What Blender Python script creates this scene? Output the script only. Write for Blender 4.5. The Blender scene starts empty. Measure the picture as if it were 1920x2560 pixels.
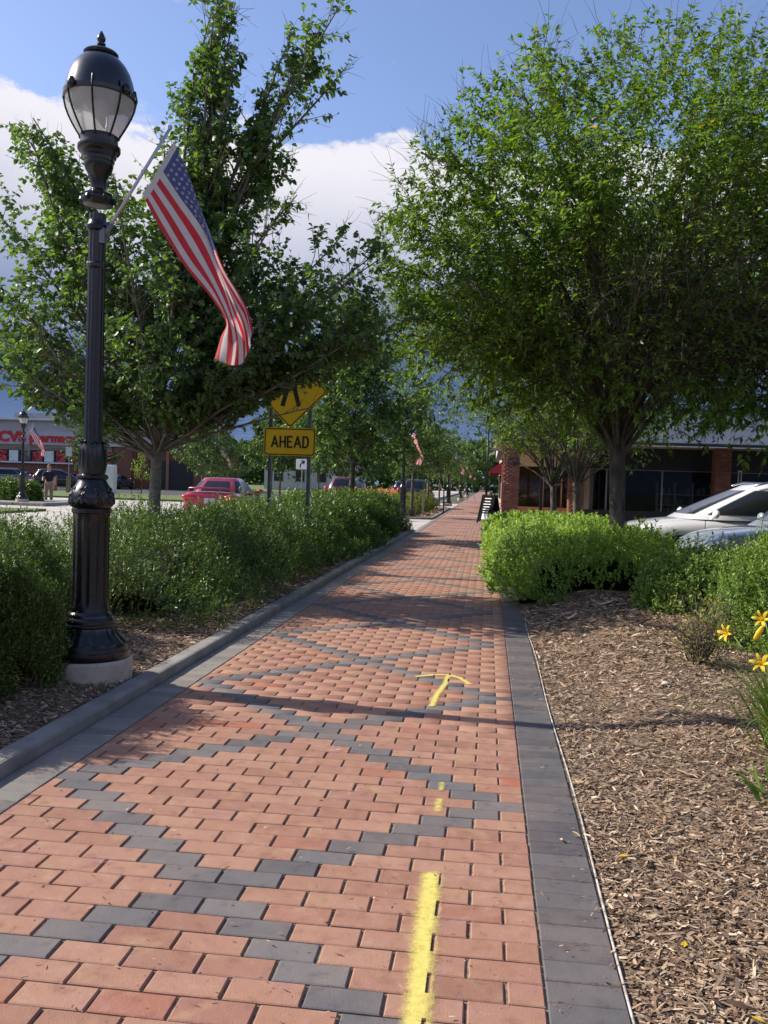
import bpy, bmesh, math, random
import numpy as np
from mathutils import Vector, Matrix, Euler

SC = bpy.context.scene
COL = SC.collection
rad = math.radians

# ------------------------------------------------------------------ camera
CAM_H = 1.31
def build_camera():
    yaw, pitch, roll = rad(6.684), rad(1.891), rad(1.8)
    f = Vector((-math.sin(yaw)*math.cos(pitch), math.cos(yaw)*math.cos(pitch), -math.sin(pitch)))
    r = Vector((math.cos(yaw), math.sin(yaw), 0))
    u = r.cross(f)
    r2 = r*math.cos(roll) + u*math.sin(roll)
    u2 = -r*math.sin(roll) + u*math.cos(roll)
    cd = bpy.data.cameras.new('camera')
    cd.sensor_fit = 'VERTICAL'; cd.sensor_height = 24; cd.sensor_width = 18
    cd.lens = 24*2200/2560
    cd.clip_start = 0.05; cd.clip_end = 3000
    c = bpy.data.objects.new('camera', cd)
    m = Matrix((r2, u2, -f)).transposed().to_4x4()
    m.translation = (0, 0, CAM_H)
    c.matrix_world = m
    COL.objects.link(c); SC.camera = c
build_camera()

# ------------------------------------------------------------------ light
SUN_EL, SUN_AZ = rad(37), rad(-84)          # azimuth from +Y, clockwise (negative: to the left)
sv = Vector((math.sin(SUN_AZ)*math.cos(SUN_EL), math.cos(SUN_AZ)*math.cos(SUN_EL), math.sin(SUN_EL)))
sl = bpy.data.lights.new('sun', 'SUN'); sl.energy = 4.4; sl.angle = rad(0.6); sl.color = (1.0, 0.93, 0.82)
so = bpy.data.objects.new('sun', sl); so.rotation_euler = sv.to_track_quat('Z', 'Y').to_euler(); so.location = (-20, 5, 20)
COL.objects.link(so)
SC.view_settings.view_transform = 'Standard'; SC.view_settings.look = 'None'
SC.view_settings.exposure = 0.58; SC.view_settings.gamma = 1
SC.view_settings.use_curve_mapping = False
try:
    SC.cycles.max_bounces = 8; SC.cycles.transparent_max_bounces = 16
    SC.cycles.diffuse_bounces = 4; SC.cycles.transmission_bounces = 4
except Exception: pass

class NT:
    """small helper to chain shader nodes"""
    def __init__(s, tree): s.t = tree; s.n = tree.nodes; s.l = tree.links
    def new(s, kind, **kw):
        n = s.n.new(kind)
        for k, v in kw.items(): setattr(n, k, v)
        return n
    def put(s, sock, v):
        if isinstance(v, bpy.types.NodeSocket): s.l.new(v, sock)
        elif v is not None:
            if isinstance(v, (tuple, list)) and len(v) == 3 and sock.type == 'RGBA': v = (*v, 1)
            sock.default_value = v
    def math(s, op, a, b=None, c=None, clamp=False):
        n = s.new('ShaderNodeMath', operation=op, use_clamp=clamp)
        s.put(n.inputs[0], a)
        if b is not None: s.put(n.inputs[1], b)
        if c is not None: s.put(n.inputs[2], c)
        return n.outputs[0]
    def ramp(s, v, a, b, lo=0., hi=1., smooth=True):
        n = s.new('ShaderNodeMapRange', interpolation_type='SMOOTHSTEP' if smooth else 'LINEAR')
        s.put(n.inputs['Value'], v); s.put(n.inputs['From Min'], a); s.put(n.inputs['From Max'], b)
        s.put(n.inputs['To Min'], lo); s.put(n.inputs['To Max'], hi)
        return n.outputs['Result']
    def mix(s, f, a, b, mode='MIX'):
        n = s.new('ShaderNodeMix', data_type='RGBA', blend_type=mode)
        s.put(n.inputs['Factor'], f); s.put(n.inputs[6], a); s.put(n.inputs[7], b)
        return n.outputs[2]
    def noise(s, vec, scale, detail=3., rough=.55, dim='3D', distort=0.):
        n = s.new('ShaderNodeTexNoise', noise_dimensions=dim)
        s.put(n.inputs['Vector'], vec); n.inputs['Scale'].default_value = scale
        n.inputs['Detail'].default_value = detail; n.inputs['Roughness'].default_value = rough
        n.inputs['Distortion'].default_value = distort
        return n.outputs['Fac']
    def xyz(s, v):
        n = s.new('ShaderNodeSeparateXYZ'); s.put(n.inputs[0], v); return n.outputs
    def comb(s, x, y, z):
        n = s.new('ShaderNodeCombineXYZ')
        for i, q in enumerate((x, y, z)): s.put(n.inputs[i], q)
        return n.outputs[0]
    def crush(s, v, stops):
        n = s.new('ShaderNodeValToRGB'); s.put(n.inputs[0], v)
        e = n.color_ramp.elements
        while len(e) < len(stops): e.new(.5)
        for i, (p, c) in enumerate(stops): e[i].position = p; e[i].color = (*c, 1)
        return n.outputs[0]

def build_world():
    w = bpy.data.worlds.new('World'); SC.world = w; w.use_nodes = True
    g = NT(w.node_tree); g.n.clear()
    out = g.new('ShaderNodeOutputWorld')
    sky = g.new('ShaderNodeTexSky', sky_type='NISHITA')
    sky.sun_disc = False; sky.sun_elevation = SUN_EL; sky.sun_rotation = SUN_AZ
    sky.altitude = 0; sky.air_density = 1.0; sky.dust_density = 1.0; sky.ozone_density = 2.0
    bg = g.new('ShaderNodeBackground'); bg.inputs[1].default_value = 0.13
    g.put(bg.inputs[0], g.mix(1.0, sky.outputs[0], (0.93, 0.90, 1.02), 'MULTIPLY'))
    # clouds: a lumpy cumulus bank all round the horizon, grey rain cloud under it
    d = g.new('ShaderNodeTexCoord').outputs['Generated']
    x, y, z = g.xyz(d)
    el = g.math('DIVIDE', g.math('ARCSINE', z), math.pi/180)
    az = g.math('DIVIDE', g.math('ARCTAN2', x, y), math.pi/180)
    flat = g.comb(x, y, g.math('MULTIPLY', z, 1.9))
    big = g.noise(flat, 3.1, 2, .5)
    mid = g.noise(flat, 8.5, 6, .62, distort=.25)
    fine = g.noise(flat, 22., 6, .62)
    lump = g.math('ADD', g.math('MULTIPLY', g.math('SUBTRACT', mid, .5), 9.0), g.math('MULTIPLY', g.math('SUBTRACT', fine, .5), 5.5))
    # height of the top of the bank: higher to the left
    lift = g.math('ADD', g.ramp(az, -34., -22., 1.2, 0.), g.math('MULTIPLY', g.math('SUBTRACT', big, .5), 7.0))
    top = g.math('ADD', g.math('ADD', lift, 21.0), lump)
    cloud = g.ramp(g.math('SUBTRACT', top, el), -.3, 1.1)
    wisp = g.math('MULTIPLY', g.ramp(g.noise(g.comb(x, y, g.math('MULTIPLY', z, 2.6)), 5.2, 7, .66), .60, .78), .55)
    lit = g.ramp(g.math('ADD', g.math('SUBTRACT', el, g.math('SUBTRACT', top, 9.5)), g.math('MULTIPLY', lump, 1.25)), -2.0, 9.0)
    grey = g.ramp(g.math('ADD', el, g.math('MULTIPLY', g.math('SUBTRACT', big, .5), 6)), 5., 14.5)
    horizon = g.ramp(el, -1., 7.)
    storm = g.mix(horizon, (0.20, 0.30, 0.56), (0.090, 0.145, 0.30))
    body = g.mix(grey, storm, (0.36, 0.42, 0.62))
    col = g.mix(lit, body, (0.92, 0.90, 0.97))
    gap = g.math('MULTIPLY', g.ramp(mid, .60, .72), g.ramp(el, 9., 15.))
    cloud2 = g.math('MULTIPLY', cloud, g.math('SUBTRACT', 1., g.math('MULTIPLY', gap, .35)))
    fac = g.math('MAXIMUM', cloud2, wisp, clamp=True)
    fac = g.math('MULTIPLY', fac, g.ramp(el, -3., 0.))
    cb = g.new('ShaderNodeBackground'); g.put(cb.inputs[0], col); cb.inputs[1].default_value = 0.66
    mx = g.new('ShaderNodeMixShader'); g.put(mx.inputs[0], fac); g.l.new(bg.outputs[0], mx.inputs[1]); g.l.new(cb.outputs[0], mx.inputs[2])
    g.l.new(mx.outputs[0], out.inputs[0])
build_world()

# ------------------------------------------------------------------ materials
MATS = {}
def mat(name, col, rough=.7, metal=0., spec=.5, vary=.12, vscale=3., bump=0., bscale=60., coat=0., col2=None, trans=0., hard=None, streak=None):
    if name in MATS: return MATS[name]
    m = bpy.data.materials.new(name); m.use_nodes = True
    g = NT(m.node_tree); b = g.n['Principled BSDF']
    pos = g.new('ShaderNodeNewGeometry').outputs['Position']
    if streak: 
        mp = g.new('ShaderNodeMapping'); g.put(mp.inputs[0], pos); mp.inputs['Scale'].default_value = streak; pos = mp.outputs[0]
    n1 = g.noise(pos, vscale, 5, .6)
    c2 = col2 or tuple(c*(1-vary*2) for c in col)
    c1 = col if col2 else tuple(min(1, c*(1+vary*.6)) for c in col)
    lo, hi = hard or (.3, .7)
    g.put(b.inputs['Base Color'], g.mix(g.ramp(n1, lo, hi), c2, c1))
    g.put(b.inputs['Roughness'], g.math('ADD', g.math('MULTIPLY', g.noise(pos, vscale*4, 3), .2), max(0.02, rough-.1)))
    b.inputs['Metallic'].default_value = metal; b.inputs['Specular IOR Level'].default_value = spec
    b.inputs['Coat Weight'].default_value = coat; b.inputs['Coat Roughness'].default_value = .04
    b.inputs['Transmission Weight'].default_value = trans
    if bump:
        bn = g.new('ShaderNodeBump'); bn.inputs['Strength'].default_value = bump; bn.inputs['Distance'].default_value = .01
        g.put(bn.inputs['Height'], g.noise(pos, bscale, 5, .65)); g.l.new(bn.outputs[0], b.inputs['Normal'])
    MATS[name] = m; return m

def brick_mat(name, stops, per_object, speck=(.75, .68, .58)):
    if name in MATS: return MATS[name]
    m = bpy.data.materials.new(name); m.use_nodes = True
    g = NT(m.node_tree); b = g.n['Principled BSDF']
    geo = g.new('ShaderNodeNewGeometry'); pos = geo.outputs['Position']
    rnd = g.new('ShaderNodeObjectInfo').outputs['Random'] if per_object else geo.outputs['Random Per Island']
    base = g.crush(rnd, stops)
    big = g.noise(pos, 2.2, 3); med = g.noise(pos, 16, 4, .6); fine = g.noise(pos, 170, 3, .7)
    c = g.mix(g.ramp(big, .35, .68, 0., .15), base, (.42, .28, .20))
    hue = g.noise(pos, 7.5, 2, .5, distort=.4)
    if name.startswith('red'):
        c = g.mix(g.ramp(hue, .56, .72, 0., .45), c, (.40, .245, .135)); c = g.mix(g.ramp(hue, .44, .30, 0., .40), c, (.32, .165, .145))
    c = g.mix(g.ramp(med, .52, .80, 0., .16), c, tuple(q*.8 for q in speck))
    c = g.mix(g.ramp(med, .48, .28, 0., .45), c, g.mix(1., c, (.55, .5, .52), 'MULTIPLY'))
    c = g.mix(g.ramp(fine, .66, .74, 0., .6), c, speck)
    c = g.mix(g.ramp(g.noise(pos, 70, 2, .5), .30, .22, 0., .8), c, (.03, .02, .02))
    g.put(b.inputs['Base Color'], c); b.inputs['Specular IOR Level'].default_value = .35
    g.put(b.inputs['Roughness'], g.ramp(med, .3, .7, .62, .85))
    bn = g.new('ShaderNodeBump'); bn.inputs['Strength'].default_value = .35; bn.inputs['Distance'].default_value = .004
    g.put(bn.inputs['Height'], g.math('ADD', fine, g.math('MULTIPLY', med, 2.))); g.l.new(bn.outputs[0], b.inputs['Normal'])
    MATS[name] = m; return m

def leaf_mat(name, stops, trans=.38, tint=(1.5, 1.6, .55), rough=.42, shade=.35):
    if name in MATS: return MATS[name]
    m = bpy.data.materials.new(name); m.use_nodes = True
    g = NT(m.node_tree); b = g.n['Principled BSDF']; out = g.n['Material Output']
    geo = g.new('ShaderNodeNewGeometry'); pos = geo.outputs['Position']
    c = g.crush(geo.outputs['Random Per Island'], stops)
    c = g.mix(g.ramp(g.noise(pos, 1.3, 2), .35, .7, 0., shade), c, g.mix(1., c, (1.45, 1.3, .8), 'MULTIPLY'))
    g.put(b.inputs['Base Color'], c); b.inputs['Roughness'].default_value = rough; b.inputs['Specular IOR Level'].default_value = .34
    t = g.new('ShaderNodeBsdfTranslucent'); g.put(t.inputs[0], g.mix(1., c, tint, 'MULTIPLY'))
    mx = g.new('ShaderNodeMixShader'); mx.inputs[0].default_value = trans
    g.l.new(b.outputs[0], mx.inputs[1]); g.l.new(t.outputs[0], mx.inputs[2]); g.l.new(mx.outputs[0], out.inputs[0])
    MATS[name] = m; return m

def island_mat(name, stops, rough=.85, spec=.25):
    if name in MATS: return MATS[name]
    m = bpy.data.materials.new(name); m.use_nodes = True
    g = NT(m.node_tree); b = g.n['Principled BSDF']
    geo = g.new('ShaderNodeNewGeometry'); pos = geo.outputs['Position']
    c = g.crush(geo.outputs['Random Per Island'], stops)
    c = g.mix(g.ramp(g.noise(pos, 240, 3, .6), .4, .65, 0., .4), c, g.mix(1., c, (.5, .45, .4), 'MULTIPLY'))
    g.put(b.inputs['Base Color'], c); b.inputs['Roughness'].default_value = rough; b.inputs['Specular IOR Level'].default_value = spec
    MATS[name] = m; return m

def glass_mat(name, col=(.02, .025, .03), alpha=.75):
    """thin window pane: a dark reflective sheet one can partly see through"""
    if name in MATS: return MATS[name]
    m = bpy.data.materials.new(name); m.use_nodes = True
    g = NT(m.node_tree); b = g.n['Principled BSDF']; out = g.n['Material Output']
    b.inputs['Base Color'].default_value = (*col, 1); b.inputs['Roughness'].default_value = .03; b.inputs['Specular IOR Level'].default_value = .6
    t = g.new('ShaderNodeBsdfTransparent'); t.inputs[0].default_value = (.8, .85, .85, 1)
    mx = g.new('ShaderNodeMixShader'); mx.inputs[0].default_value = alpha
    g.l.new(t.outputs[0], mx.inputs[1]); g.l.new(b.outputs[0], mx.inputs[2]); g.l.new(mx.outputs[0], out.inputs[0])
    MATS[name] = m; return m

# ------------------------------------------------------------------ object helpers
def link(o, parent=None):
    COL.objects.link(o)
    if parent is not None: o.parent = parent
    return o
def tag(o, label=None, cat=None, group=None, kind=None):
    if label: o['label'] = label
    if cat: o['category'] = cat
    if group: o['group'] = group
    if kind: o['kind'] = kind
    return o
def thing(name, loc, label, cat, group=None, rotz=0.):
    o = bpy.data.objects.new(name, None); o.empty_display_size = .2
    o.location = loc; o.rotation_euler = (0, 0, rotz); link(o)
    return tag(o, label, cat, group)
def mesh_np(name, V, F, m, parent=None, smooth=False, midx=None):
    """V (n,3), F (k,c) uniform faces"""
    V = np.asarray(V, dtype=np.float32); F = np.asarray(F, dtype=np.int32)
    me = bpy.data.meshes.new(name)
    me.vertices.add(len(V)); me.vertices.foreach_set('co', V.ravel())
    k, c = F.shape
    me.loops.add(k*c); me.loops.foreach_set('vertex_index', F.ravel())
    me.polygons.add(k); me.polygons.foreach_set('loop_start', np.arange(0, k*c, c, dtype=np.int32))
    try: me.polygons.foreach_set('loop_total', np.full(k, c, dtype=np.int32))
    except Exception: pass
    for q in (m if isinstance(m, (list, tuple)) else [m]): me.materials.append(q)
    if midx is not None: me.polygons.foreach_set('material_index', np.asarray(midx, dtype=np.int32))
    if smooth: me.polygons.foreach_set('use_smooth', np.ones(k, dtype=bool))
    me.update(calc_edges=True)
    return link(bpy.data.objects.new(name, me), parent)

class MB:
    """collects simple solids; build() links them as one mesh object"""
    def __init__(s): s.v = []; s.f = []; s.s = []
    def add(s, V, F, smooth=False):
        o = len(s.v); s.v += [tuple(p) for p in V]; s.f += [tuple(i+o for i in f) for f in F]; s.s += [smooth]*len(F); return s
    def box(s, c, d, rz=0., M=None):
        hx, hy, hz = d[0]/2, d[1]/2, d[2]/2
        V = [Vector((x, y, z)) for x in (-hx, hx) for y in (-hy, hy) for z in (-hz, hz)]
        R = M if M is not None else Matrix.Rotation(rz, 3, 'Z')
        V = [R @ p + Vector(c) for p in V]
        return s.add(V, [(0, 1, 3, 2), (4, 6, 7, 5), (0, 4, 5, 1), (2, 3, 7, 6), (0, 2, 6, 4), (1, 5, 7, 3)])
    def bar(s, a, b, w, h=None):
        a, b = Vector(a), Vector(b); d = b-a; L = d.length
        q = d.to_track_quat('Z', 'Y').to_matrix()
        return s.box((a+b)/2, (w, h or w, L), M=q)
    def tube(s, pts, rr, k=8, cap=True):
        P = [Vector(p) for p in pts]; n = len(P)
        if not isinstance(rr, (list, tuple)): rr = [rr]*n
        V = []; t0 = (P[1]-P[0]).normalized(); up = Vector((0, 0, 1)) if abs(t0.z) < .9 else Vector((1, 0, 0))
        x = t0.cross(up).normalized()
        for i, p in enumerate(P):
            t = (P[min(i+1, n-1)]-P[max(i-1, 0)]).normalized()
            x = (x - t*x.dot(t)).normalized(); y = t.cross(x)
            for j in range(k):
                a = 2*math.pi*j/k; V.append(p + (x*math.cos(a)+y*math.sin(a))*rr[i])
        F = [(i*k+j, i*k+(j+1) % k, (i+1)*k+(j+1) % k, (i+1)*k+j) for i in range(n-1) for j in range(k)]
        s.add(V, F, True)
        if cap:
            o = len(s.v)-len(V)
            s.f += [tuple(o+j for j in range(k-1, -1, -1)), tuple(o+(n-1)*k+j for j in range(k))]; s.s += [False, False]
        return s
    def lathe(s, prof, k=24, c=(0, 0, 0), flute=0, fl_amp=0., fl_rng=None):
        V = []; n = len(prof)
        for r, z in prof:
            for j in range(k):
                a = 2*math.pi*j/k; q = r
                if flute and fl_rng and fl_rng[0] <= z <= fl_rng[1]:
                    q = r - fl_amp*(abs(math.sin(a*flute/2))**.5 < .75)*1.0 if False else r - fl_amp*(.5-.5*math.cos(a*flute))
                V.append((c[0]+q*math.cos(a), c[1]+q*math.sin(a), c[2]+z))
        F = [(i*k+j, i*k+(j+1) % k, (i+1)*k+(j+1) % k, (i+1)*k+j) for i in range(n-1) for j in range(k)]
        s.add(V, F, True)
        o = len(s.v)-len(V)
        if prof[0][0] > 1e-4: s.f.append(tuple(o+j for j in range(k-1, -1, -1))); s.s.append(False)
        if prof[-1][0] > 1e-4: s.f.append(tuple(o+(n-1)*k+j for j in range(k))); s.s.append(False)
        return s
    def ell(s, c, r, k=12, M=None):
        V = []; F = []; rows = k//2
        for i in range(rows+1):
            ph = math.pi*i/rows
            for j in range(k):
                a = 2*math.pi*j/k
                p = Vector((r[0]*math.sin(ph)*math.cos(a), r[1]*math.sin(ph)*math.sin(a), r[2]*math.cos(ph)))
                if M is not None: p = M @ p
                V.append(p+Vector(c))
        for i in range(rows):
            for j in range(k): F.append((i*k+j, (i+1)*k+j, (i+1)*k+(j+1) % k, i*k+(j+1) % k))
        return s.add(V, F, True)
    def build(s, name, m, parent=None, bevel=0., label=None, auto=True):
        me = bpy.data.meshes.new(name); me.from_pydata(s.v, [], s.f)
        for q in (m if isinstance(m, (list, tuple)) else [m]): me.materials.append(q)
        me.polygons.foreach_set('use_smooth', s.s); me.update()
        o = link(bpy.data.objects.new(name, me), parent)
        if bevel:
            b = o.modifiers.new('bevel', 'BEVEL'); b.width = bevel; b.segments = 2; b.limit_method = 'ANGLE'
        if label: o['label'] = label
        return o
def copy_tree(o, parent=None, loc=None, rotz=None, label=None):
    c = o.copy(); COL.objects.link(c); c.parent = parent
    if loc is not None: c.location = loc
    if rotz is not None: c.rotation_euler = (0, 0, rotz)
    if label: c['label'] = label
    for ch in list(o.children): copy_tree(ch, c)
    return c

def hash3(i, j, k):
    n = (i*374761393 + j*668265263 + k*2147483647 + 1013904223) & 0x7fffffff
    n = (n ^ (n >> 13))*1274126177 & 0x7fffffff
    return ((n ^ (n >> 16)) & 0xffff)/65535.
def vnoise(P, s=1.):
    P = np.asarray(P, dtype=np.float64)*s; I = np.floor(P).astype(np.int64); f = P-I; f = f*f*(3-2*f)
    r = 0
    for a in (0, 1):
        for b in (0, 1):
            for c in (0, 1):
                w = (f[..., 0] if a else 1-f[..., 0])*(f[..., 1] if b else 1-f[..., 1])*(f[..., 2] if c else 1-f[..., 2])
                r = r + w*hash3(I[..., 0]+a, I[..., 1]+b, I[..., 2]+c)
    return r
def unit(A): return A/np.maximum(np.linalg.norm(A, axis=-1, keepdims=True), 1e-9)

def leaves(name, P, D, N, L, W, m, parent=None, round_=False, fold=.18, kind=None, droop=0.):
    """one leaf blade per point, from base P along D, facing N"""
    P, D = np.asarray(P), unit(np.asarray(D)); S = unit(np.cross(D, N)); N2 = np.cross(S, D)
    L = np.broadcast_to(L, (len(P),))[:, None]; W = np.broadcast_to(W, (len(P),))[:, None]
    dz = np.array([0, 0, -1.])*droop*L
    n = len(P)
    if round_:
        V = np.stack([P, P+D*L*.30+S*W*.5+N2*W*fold, P+D*L*.72+S*W*.40+N2*W*fold*.8+dz*.5, P+D*L+dz, P+D*L*.72-S*W*.40+N2*W*fold*.8+dz*.5, P+D*L*.30-S*W*.5+N2*W*fold], 1).reshape(-1, 3)
        b = np.arange(n)[:, None]*6
        F = np.concatenate([b+np.array([0, 1, 2, 3]), b+np.array([0, 3, 4, 5])], 0)
    else:
        V = np.stack([P, P+D*L*.42+S*W*.5+N2*W*fold+dz*.2, P+D*L+dz, P+D*L*.42-S*W*.5+N2*W*fold+dz*.2], 1).reshape(-1, 3)
        b = np.arange(n)[:, None]*4
        F = np.concatenate([b+np.array([0, 1, 2]), b+np.array([0, 2, 3])], 0)
    o = mesh_np(name, V, F, m, parent)
    if kind: o['kind'] = kind
    return o

# ------------------------------------------------------------------ common materials
M_conc = mat('pale_concrete', (.50, .46, .40), .85, vary=.14, vscale=1.2, bump=.25, bscale=90)
M_kerb = mat('kerb_concrete', (.27, .25, .225), .88, vary=.16, vscale=5, bump=.35, bscale=140)
M_asph = mat('asphalt', (.060, .060, .063), .92, vary=.2, vscale=2, bump=.4, bscale=160)
M_black = mat('black_cast_metal', (.007, .0075, .009), .27, spec=.6, vary=.1, vscale=9)
M_sand = mat('joint_sand', (.33, .26, .175), .95, vary=.3, vscale=30, bump=.5, bscale=300)
M_soil = mat('mulch_soil', (.27, .19, .125), .95, vary=.45, vscale=45, bump=.9, bscale=160)
M_bark = mat('grey_bark', (.13, .105, .085), .9, vary=.28, vscale=18, bump=.9, bscale=55, streak=(1, 1, .35))
M_barkL = mat('smooth_pale_bark', (.21, .185, .15), .85, vary=.2, vscale=12, bump=.5, bscale=50, streak=(1, 1, 2.5))
M_white = mat('white_paint', (.72, .72, .72), .5, vary=.05, vscale=1)
M_cream = mat('cream_wall', (.62, .52, .37), .8, vary=.05, vscale=1)
M_dark = mat('dark_trim', (.018, .017, .017), .5, vary=.1)
M_steel = mat('galvanised_steel', (.30, .32, .33), .45, metal=.6, vary=.15, vscale=20)
M_grass = mat('grass_blades', (.13, .17, .04), .9, vary=.2, vscale=3, bump=.6, bscale=80, col2=(.08, .115, .03))
M_wood = mat('weathered_wood', (.28, .2, .12), .8, vary=.2, vscale=12)
M_pane = glass_mat('window_glass', alpha=.16)
M_carglass = glass_mat('tinted_car_glass', (.012, .014, .016), alpha=.88)

RED = [(0., (.27, .130, .085)), (.15, (.315, .155, .102)), (.5, (.342, .174, .114)), (.85, (.365, .195, .128)), (.94, (.30, .148, .105)), (.985, (.33, .13, .078)), (1., (.37, .125, .07))]
GREY = [(0., (.100, .094, .098)), (.5, (.125, .117, .118)), (1., (.155, .142, .138))]
M_br_o, M_br_i = brick_mat('red_paver', RED, True), brick_mat('red_paver_far', RED, False)
M_dk_o, M_dk_i = brick_mat('charcoal_paver', GREY, True, (.30, .29, .28)), brick_mat('charcoal_paver_far', GREY, False, (.30, .29, .28))
GREYR = [(0., (.072, .070, .076)), (.5, (.090, .087, .092)), (1., (.115, .11, .11))]
M_rb = brick_mat('border_paver_dark', GREYR, True, (.22, .22, .22)); M_rbi = brick_mat('border_paver_dark_far', GREYR, False, (.22, .22, .22))
GREYL = [(0., (.165, .152, .138)), (.5, (.205, .19, .17)), (1., (.24, .222, .20))]
M_lb = brick_mat('border_paver_pale', GREYL, True, (.38, .36, .33)); M_lbi = brick_mat('border_paver_pale_far', GREYL, False, (.38, .36, .33))

# ------------------------------------------------------------------ ground sheets
def sheet(name, x0, x1, y0, y1, z, m, label=None, kind='structure', nx=1, ny=1, fn=None, smooth=False):
    xs = np.linspace(x0, x1, nx+1); ys = np.linspace(y0, y1, ny+1)
    X, Y = np.meshgrid(xs, ys); Z = np.full_like(X, z) if fn is None else fn(X, Y)
    V = np.stack([X, Y, Z], -1).reshape(-1, 3)
    i = np.arange(ny)[:, None]*(nx+1)+np.arange(nx)[None]; i = i.ravel()
    o = mesh_np(name, V, np.stack([i, i+1, i+nx+2, i+nx+1], 1), m, smooth=smooth)
    o['kind'] = kind
    if label: o['label'] = label
    return o
def slab(name, x0, x1, y0, y1, z0, z1, m, label=None, bevel=.01):
    o = MB().box(((x0+x1)/2, (y0+y1)/2, (z0+z1)/2), (x1-x0, y1-y0, z1-z0)).build(name, m, bevel=bevel)
    o['kind'] = 'structure'
    if label: o['label'] = label
    return o
M_far = mat('distant_ground', (.10, .11, .06), .95, vary=.3, vscale=.2)
sheet('ground', -1500, 1500, -300, 2200, -.30, M_far, 'dull green ground stretching to the horizon')
slab('road', -15.8, -5.25, -30, 420, -.5, -.10, M_conc, 'pale concrete street beyond the left hedge')
slab('parking_lot', 2.65, 60, 8.3, 31.2, -.5, -.16, M_asph, 'asphalt car park in front of the arcade')
slab('street_median', -30.5, -16.0, -10, 30.5, -.5, -.02, M_grass, 'strip of ground across the street')
slab('cross_street', -90, -15.82, 30.6, 47.5, -.5, -.105, M_conc, 'pale side street by the pharmacy')
slab('grass_verge', -90, -15.9, 47.6, 60, -.5, .0, M_grass, 'mown grass verge across the street')
slab('car_park_road', -90, -15.95, 60.1, 84.3, -.5, -.09, M_asph, 'dark car park road before the pharmacy')
slab('far_verge', -90, -16.1, 84.4, 420, -.5, -.06, M_grass)

# brick path: rows of pavers, 205 x 103 mm module
PX0, PX1, CX, CY = -1.81, .195, -.83, 2.679
BL, BW = .205, .1029
PATH_END = 60.
path = thing('brick_path', (0, 0, 0), 'red brick walkway with charcoal diamond lattice', 'walkway')
del path['category']; path['kind'] = 'structure'
sand = sheet('joint_sand', -2.02, .405, -3, PATH_END, -.0075, M_sand, nx=1, ny=60); sand.parent = path
def paver_verts(w, d, z=0., h=.03, ch=.0035):
    a, b = w/2, d/2
    V = [(-a+ch, -b+ch, z), (a-ch, -b+ch, z), (a-ch, b-ch, z), (-a+ch, b-ch, z), (-a, -b, z-ch*.8), (a, -b, z-ch*.8), (a, b, z-ch*.8), (-a, b, z-ch*.8), (-a, -b, z-h), (a, -b, z-h), (a, b, z-h), (-a, b, z-h)]
    F = [(0, 1, 2, 3)] + [(4+i, 4+(i+1) % 4, (i+1) % 4, i) for i in range(4)] + [(8+i, 8+(i+1) % 4, 4+(i+1) % 4, 4+i) for i in range(4)]
    return np.array(V), np.array(F)
rng = np.random.default_rng(7)
bricks = []      # x0,x1,yc,dark
r0, r1 = int(math.floor((-1.0-CY)/BW)), int((PATH_END-CY)/BW)
for r in range(r0, r1):
    yc = CY + r*BW; odd = r % 2
    k = r % 18; off = k if k <= 9 else 18-k
    darkc = {round(off), round(-off)}        # in half bricks from CX
    n = -14
    for n in range(-8, 9):
        hc = 2*n + odd                        # centre in half bricks
        c = CX + hc*BL/2
        x0, x1 = max(PX0, c-BL/2), min(PX1, c+BL/2)
        if x1-x0 < .04: continue
        dark = hc in darkc or (off == 9 and abs(hc) == 9)
        bricks.append((x0, x1, yc, dark))
def near_pixels(b):
    return b[2] > 1.55 and (b[0]+b[1])/2 > -.62*b[2]-.1
vis = [b for b in bricks if near_pixels(b)]; vis.sort(key=lambda b: b[2])
own = vis[:298]; ownset = set(id(b) for b in own); rest = [b for b in bricks if id(b) not in ownset]
cache = {}
def paver_mesh(w, d, m, name):
    key = (round(w, 3), round(d, 3), m.name, random.randrange(1))
    if key not in cache:
        V, F = paver_verts(w, d); me = bpy.data.meshes.new(name); me.from_pydata(V.tolist(), [], F.tolist()); me.materials.append(m); cache[key] = me
    return cache[key]
random.seed(3)
GX, GY = .0085, .0048
tops = []
def place_paver(x0, x1, yc, d, m, name, z=0., gx=GX, gy=GY, jit=1.):
    w = x1-x0-gx
    o = bpy.data.objects.new(name, paver_mesh(w, d-gy, m, name)); COL.objects.link(o); o.parent = path
    o.location = ((x0+x1)/2+random.uniform(-.0012, .0012)*jit, yc+random.uniform(-.0008, .0008)*jit, z+random.uniform(-.0012, .0012)*jit)
    o.rotation_euler = (random.uniform(-.008, .008)*jit, random.uniform(-.005, .005)*jit, random.uniform(-.006, .006)*jit)
    return o
for b in own: place_paver(b[0], b[1], b[2], BW, M_dk_o if b[3] else M_br_o, 'dark_brick' if b[3] else 'brick')
def paver_field(name, L, mats, d, gx=GX, gy=GY):
    VV, FF, MI = [], [], []; o = 0
    for x0, x1, yc, k in L:
        V, F = paver_verts(x1-x0-gx, d-gy); V = V + [(x0+x1)/2, yc, rng.uniform(-.0012, .0012)]
        V[:4, 2] += rng.uniform(-.0008, .0008, 4)
        VV.append(V); FF.append(F+o); o += 12; MI += [int(k)]*9
    ob = mesh_np(name, np.concatenate(VV), np.concatenate(FF), mats, path, midx=MI); ob['kind'] = 'stuff'; return ob
paver_field('brick_field', rest, [M_br_i, M_dk_i], BW)
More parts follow.
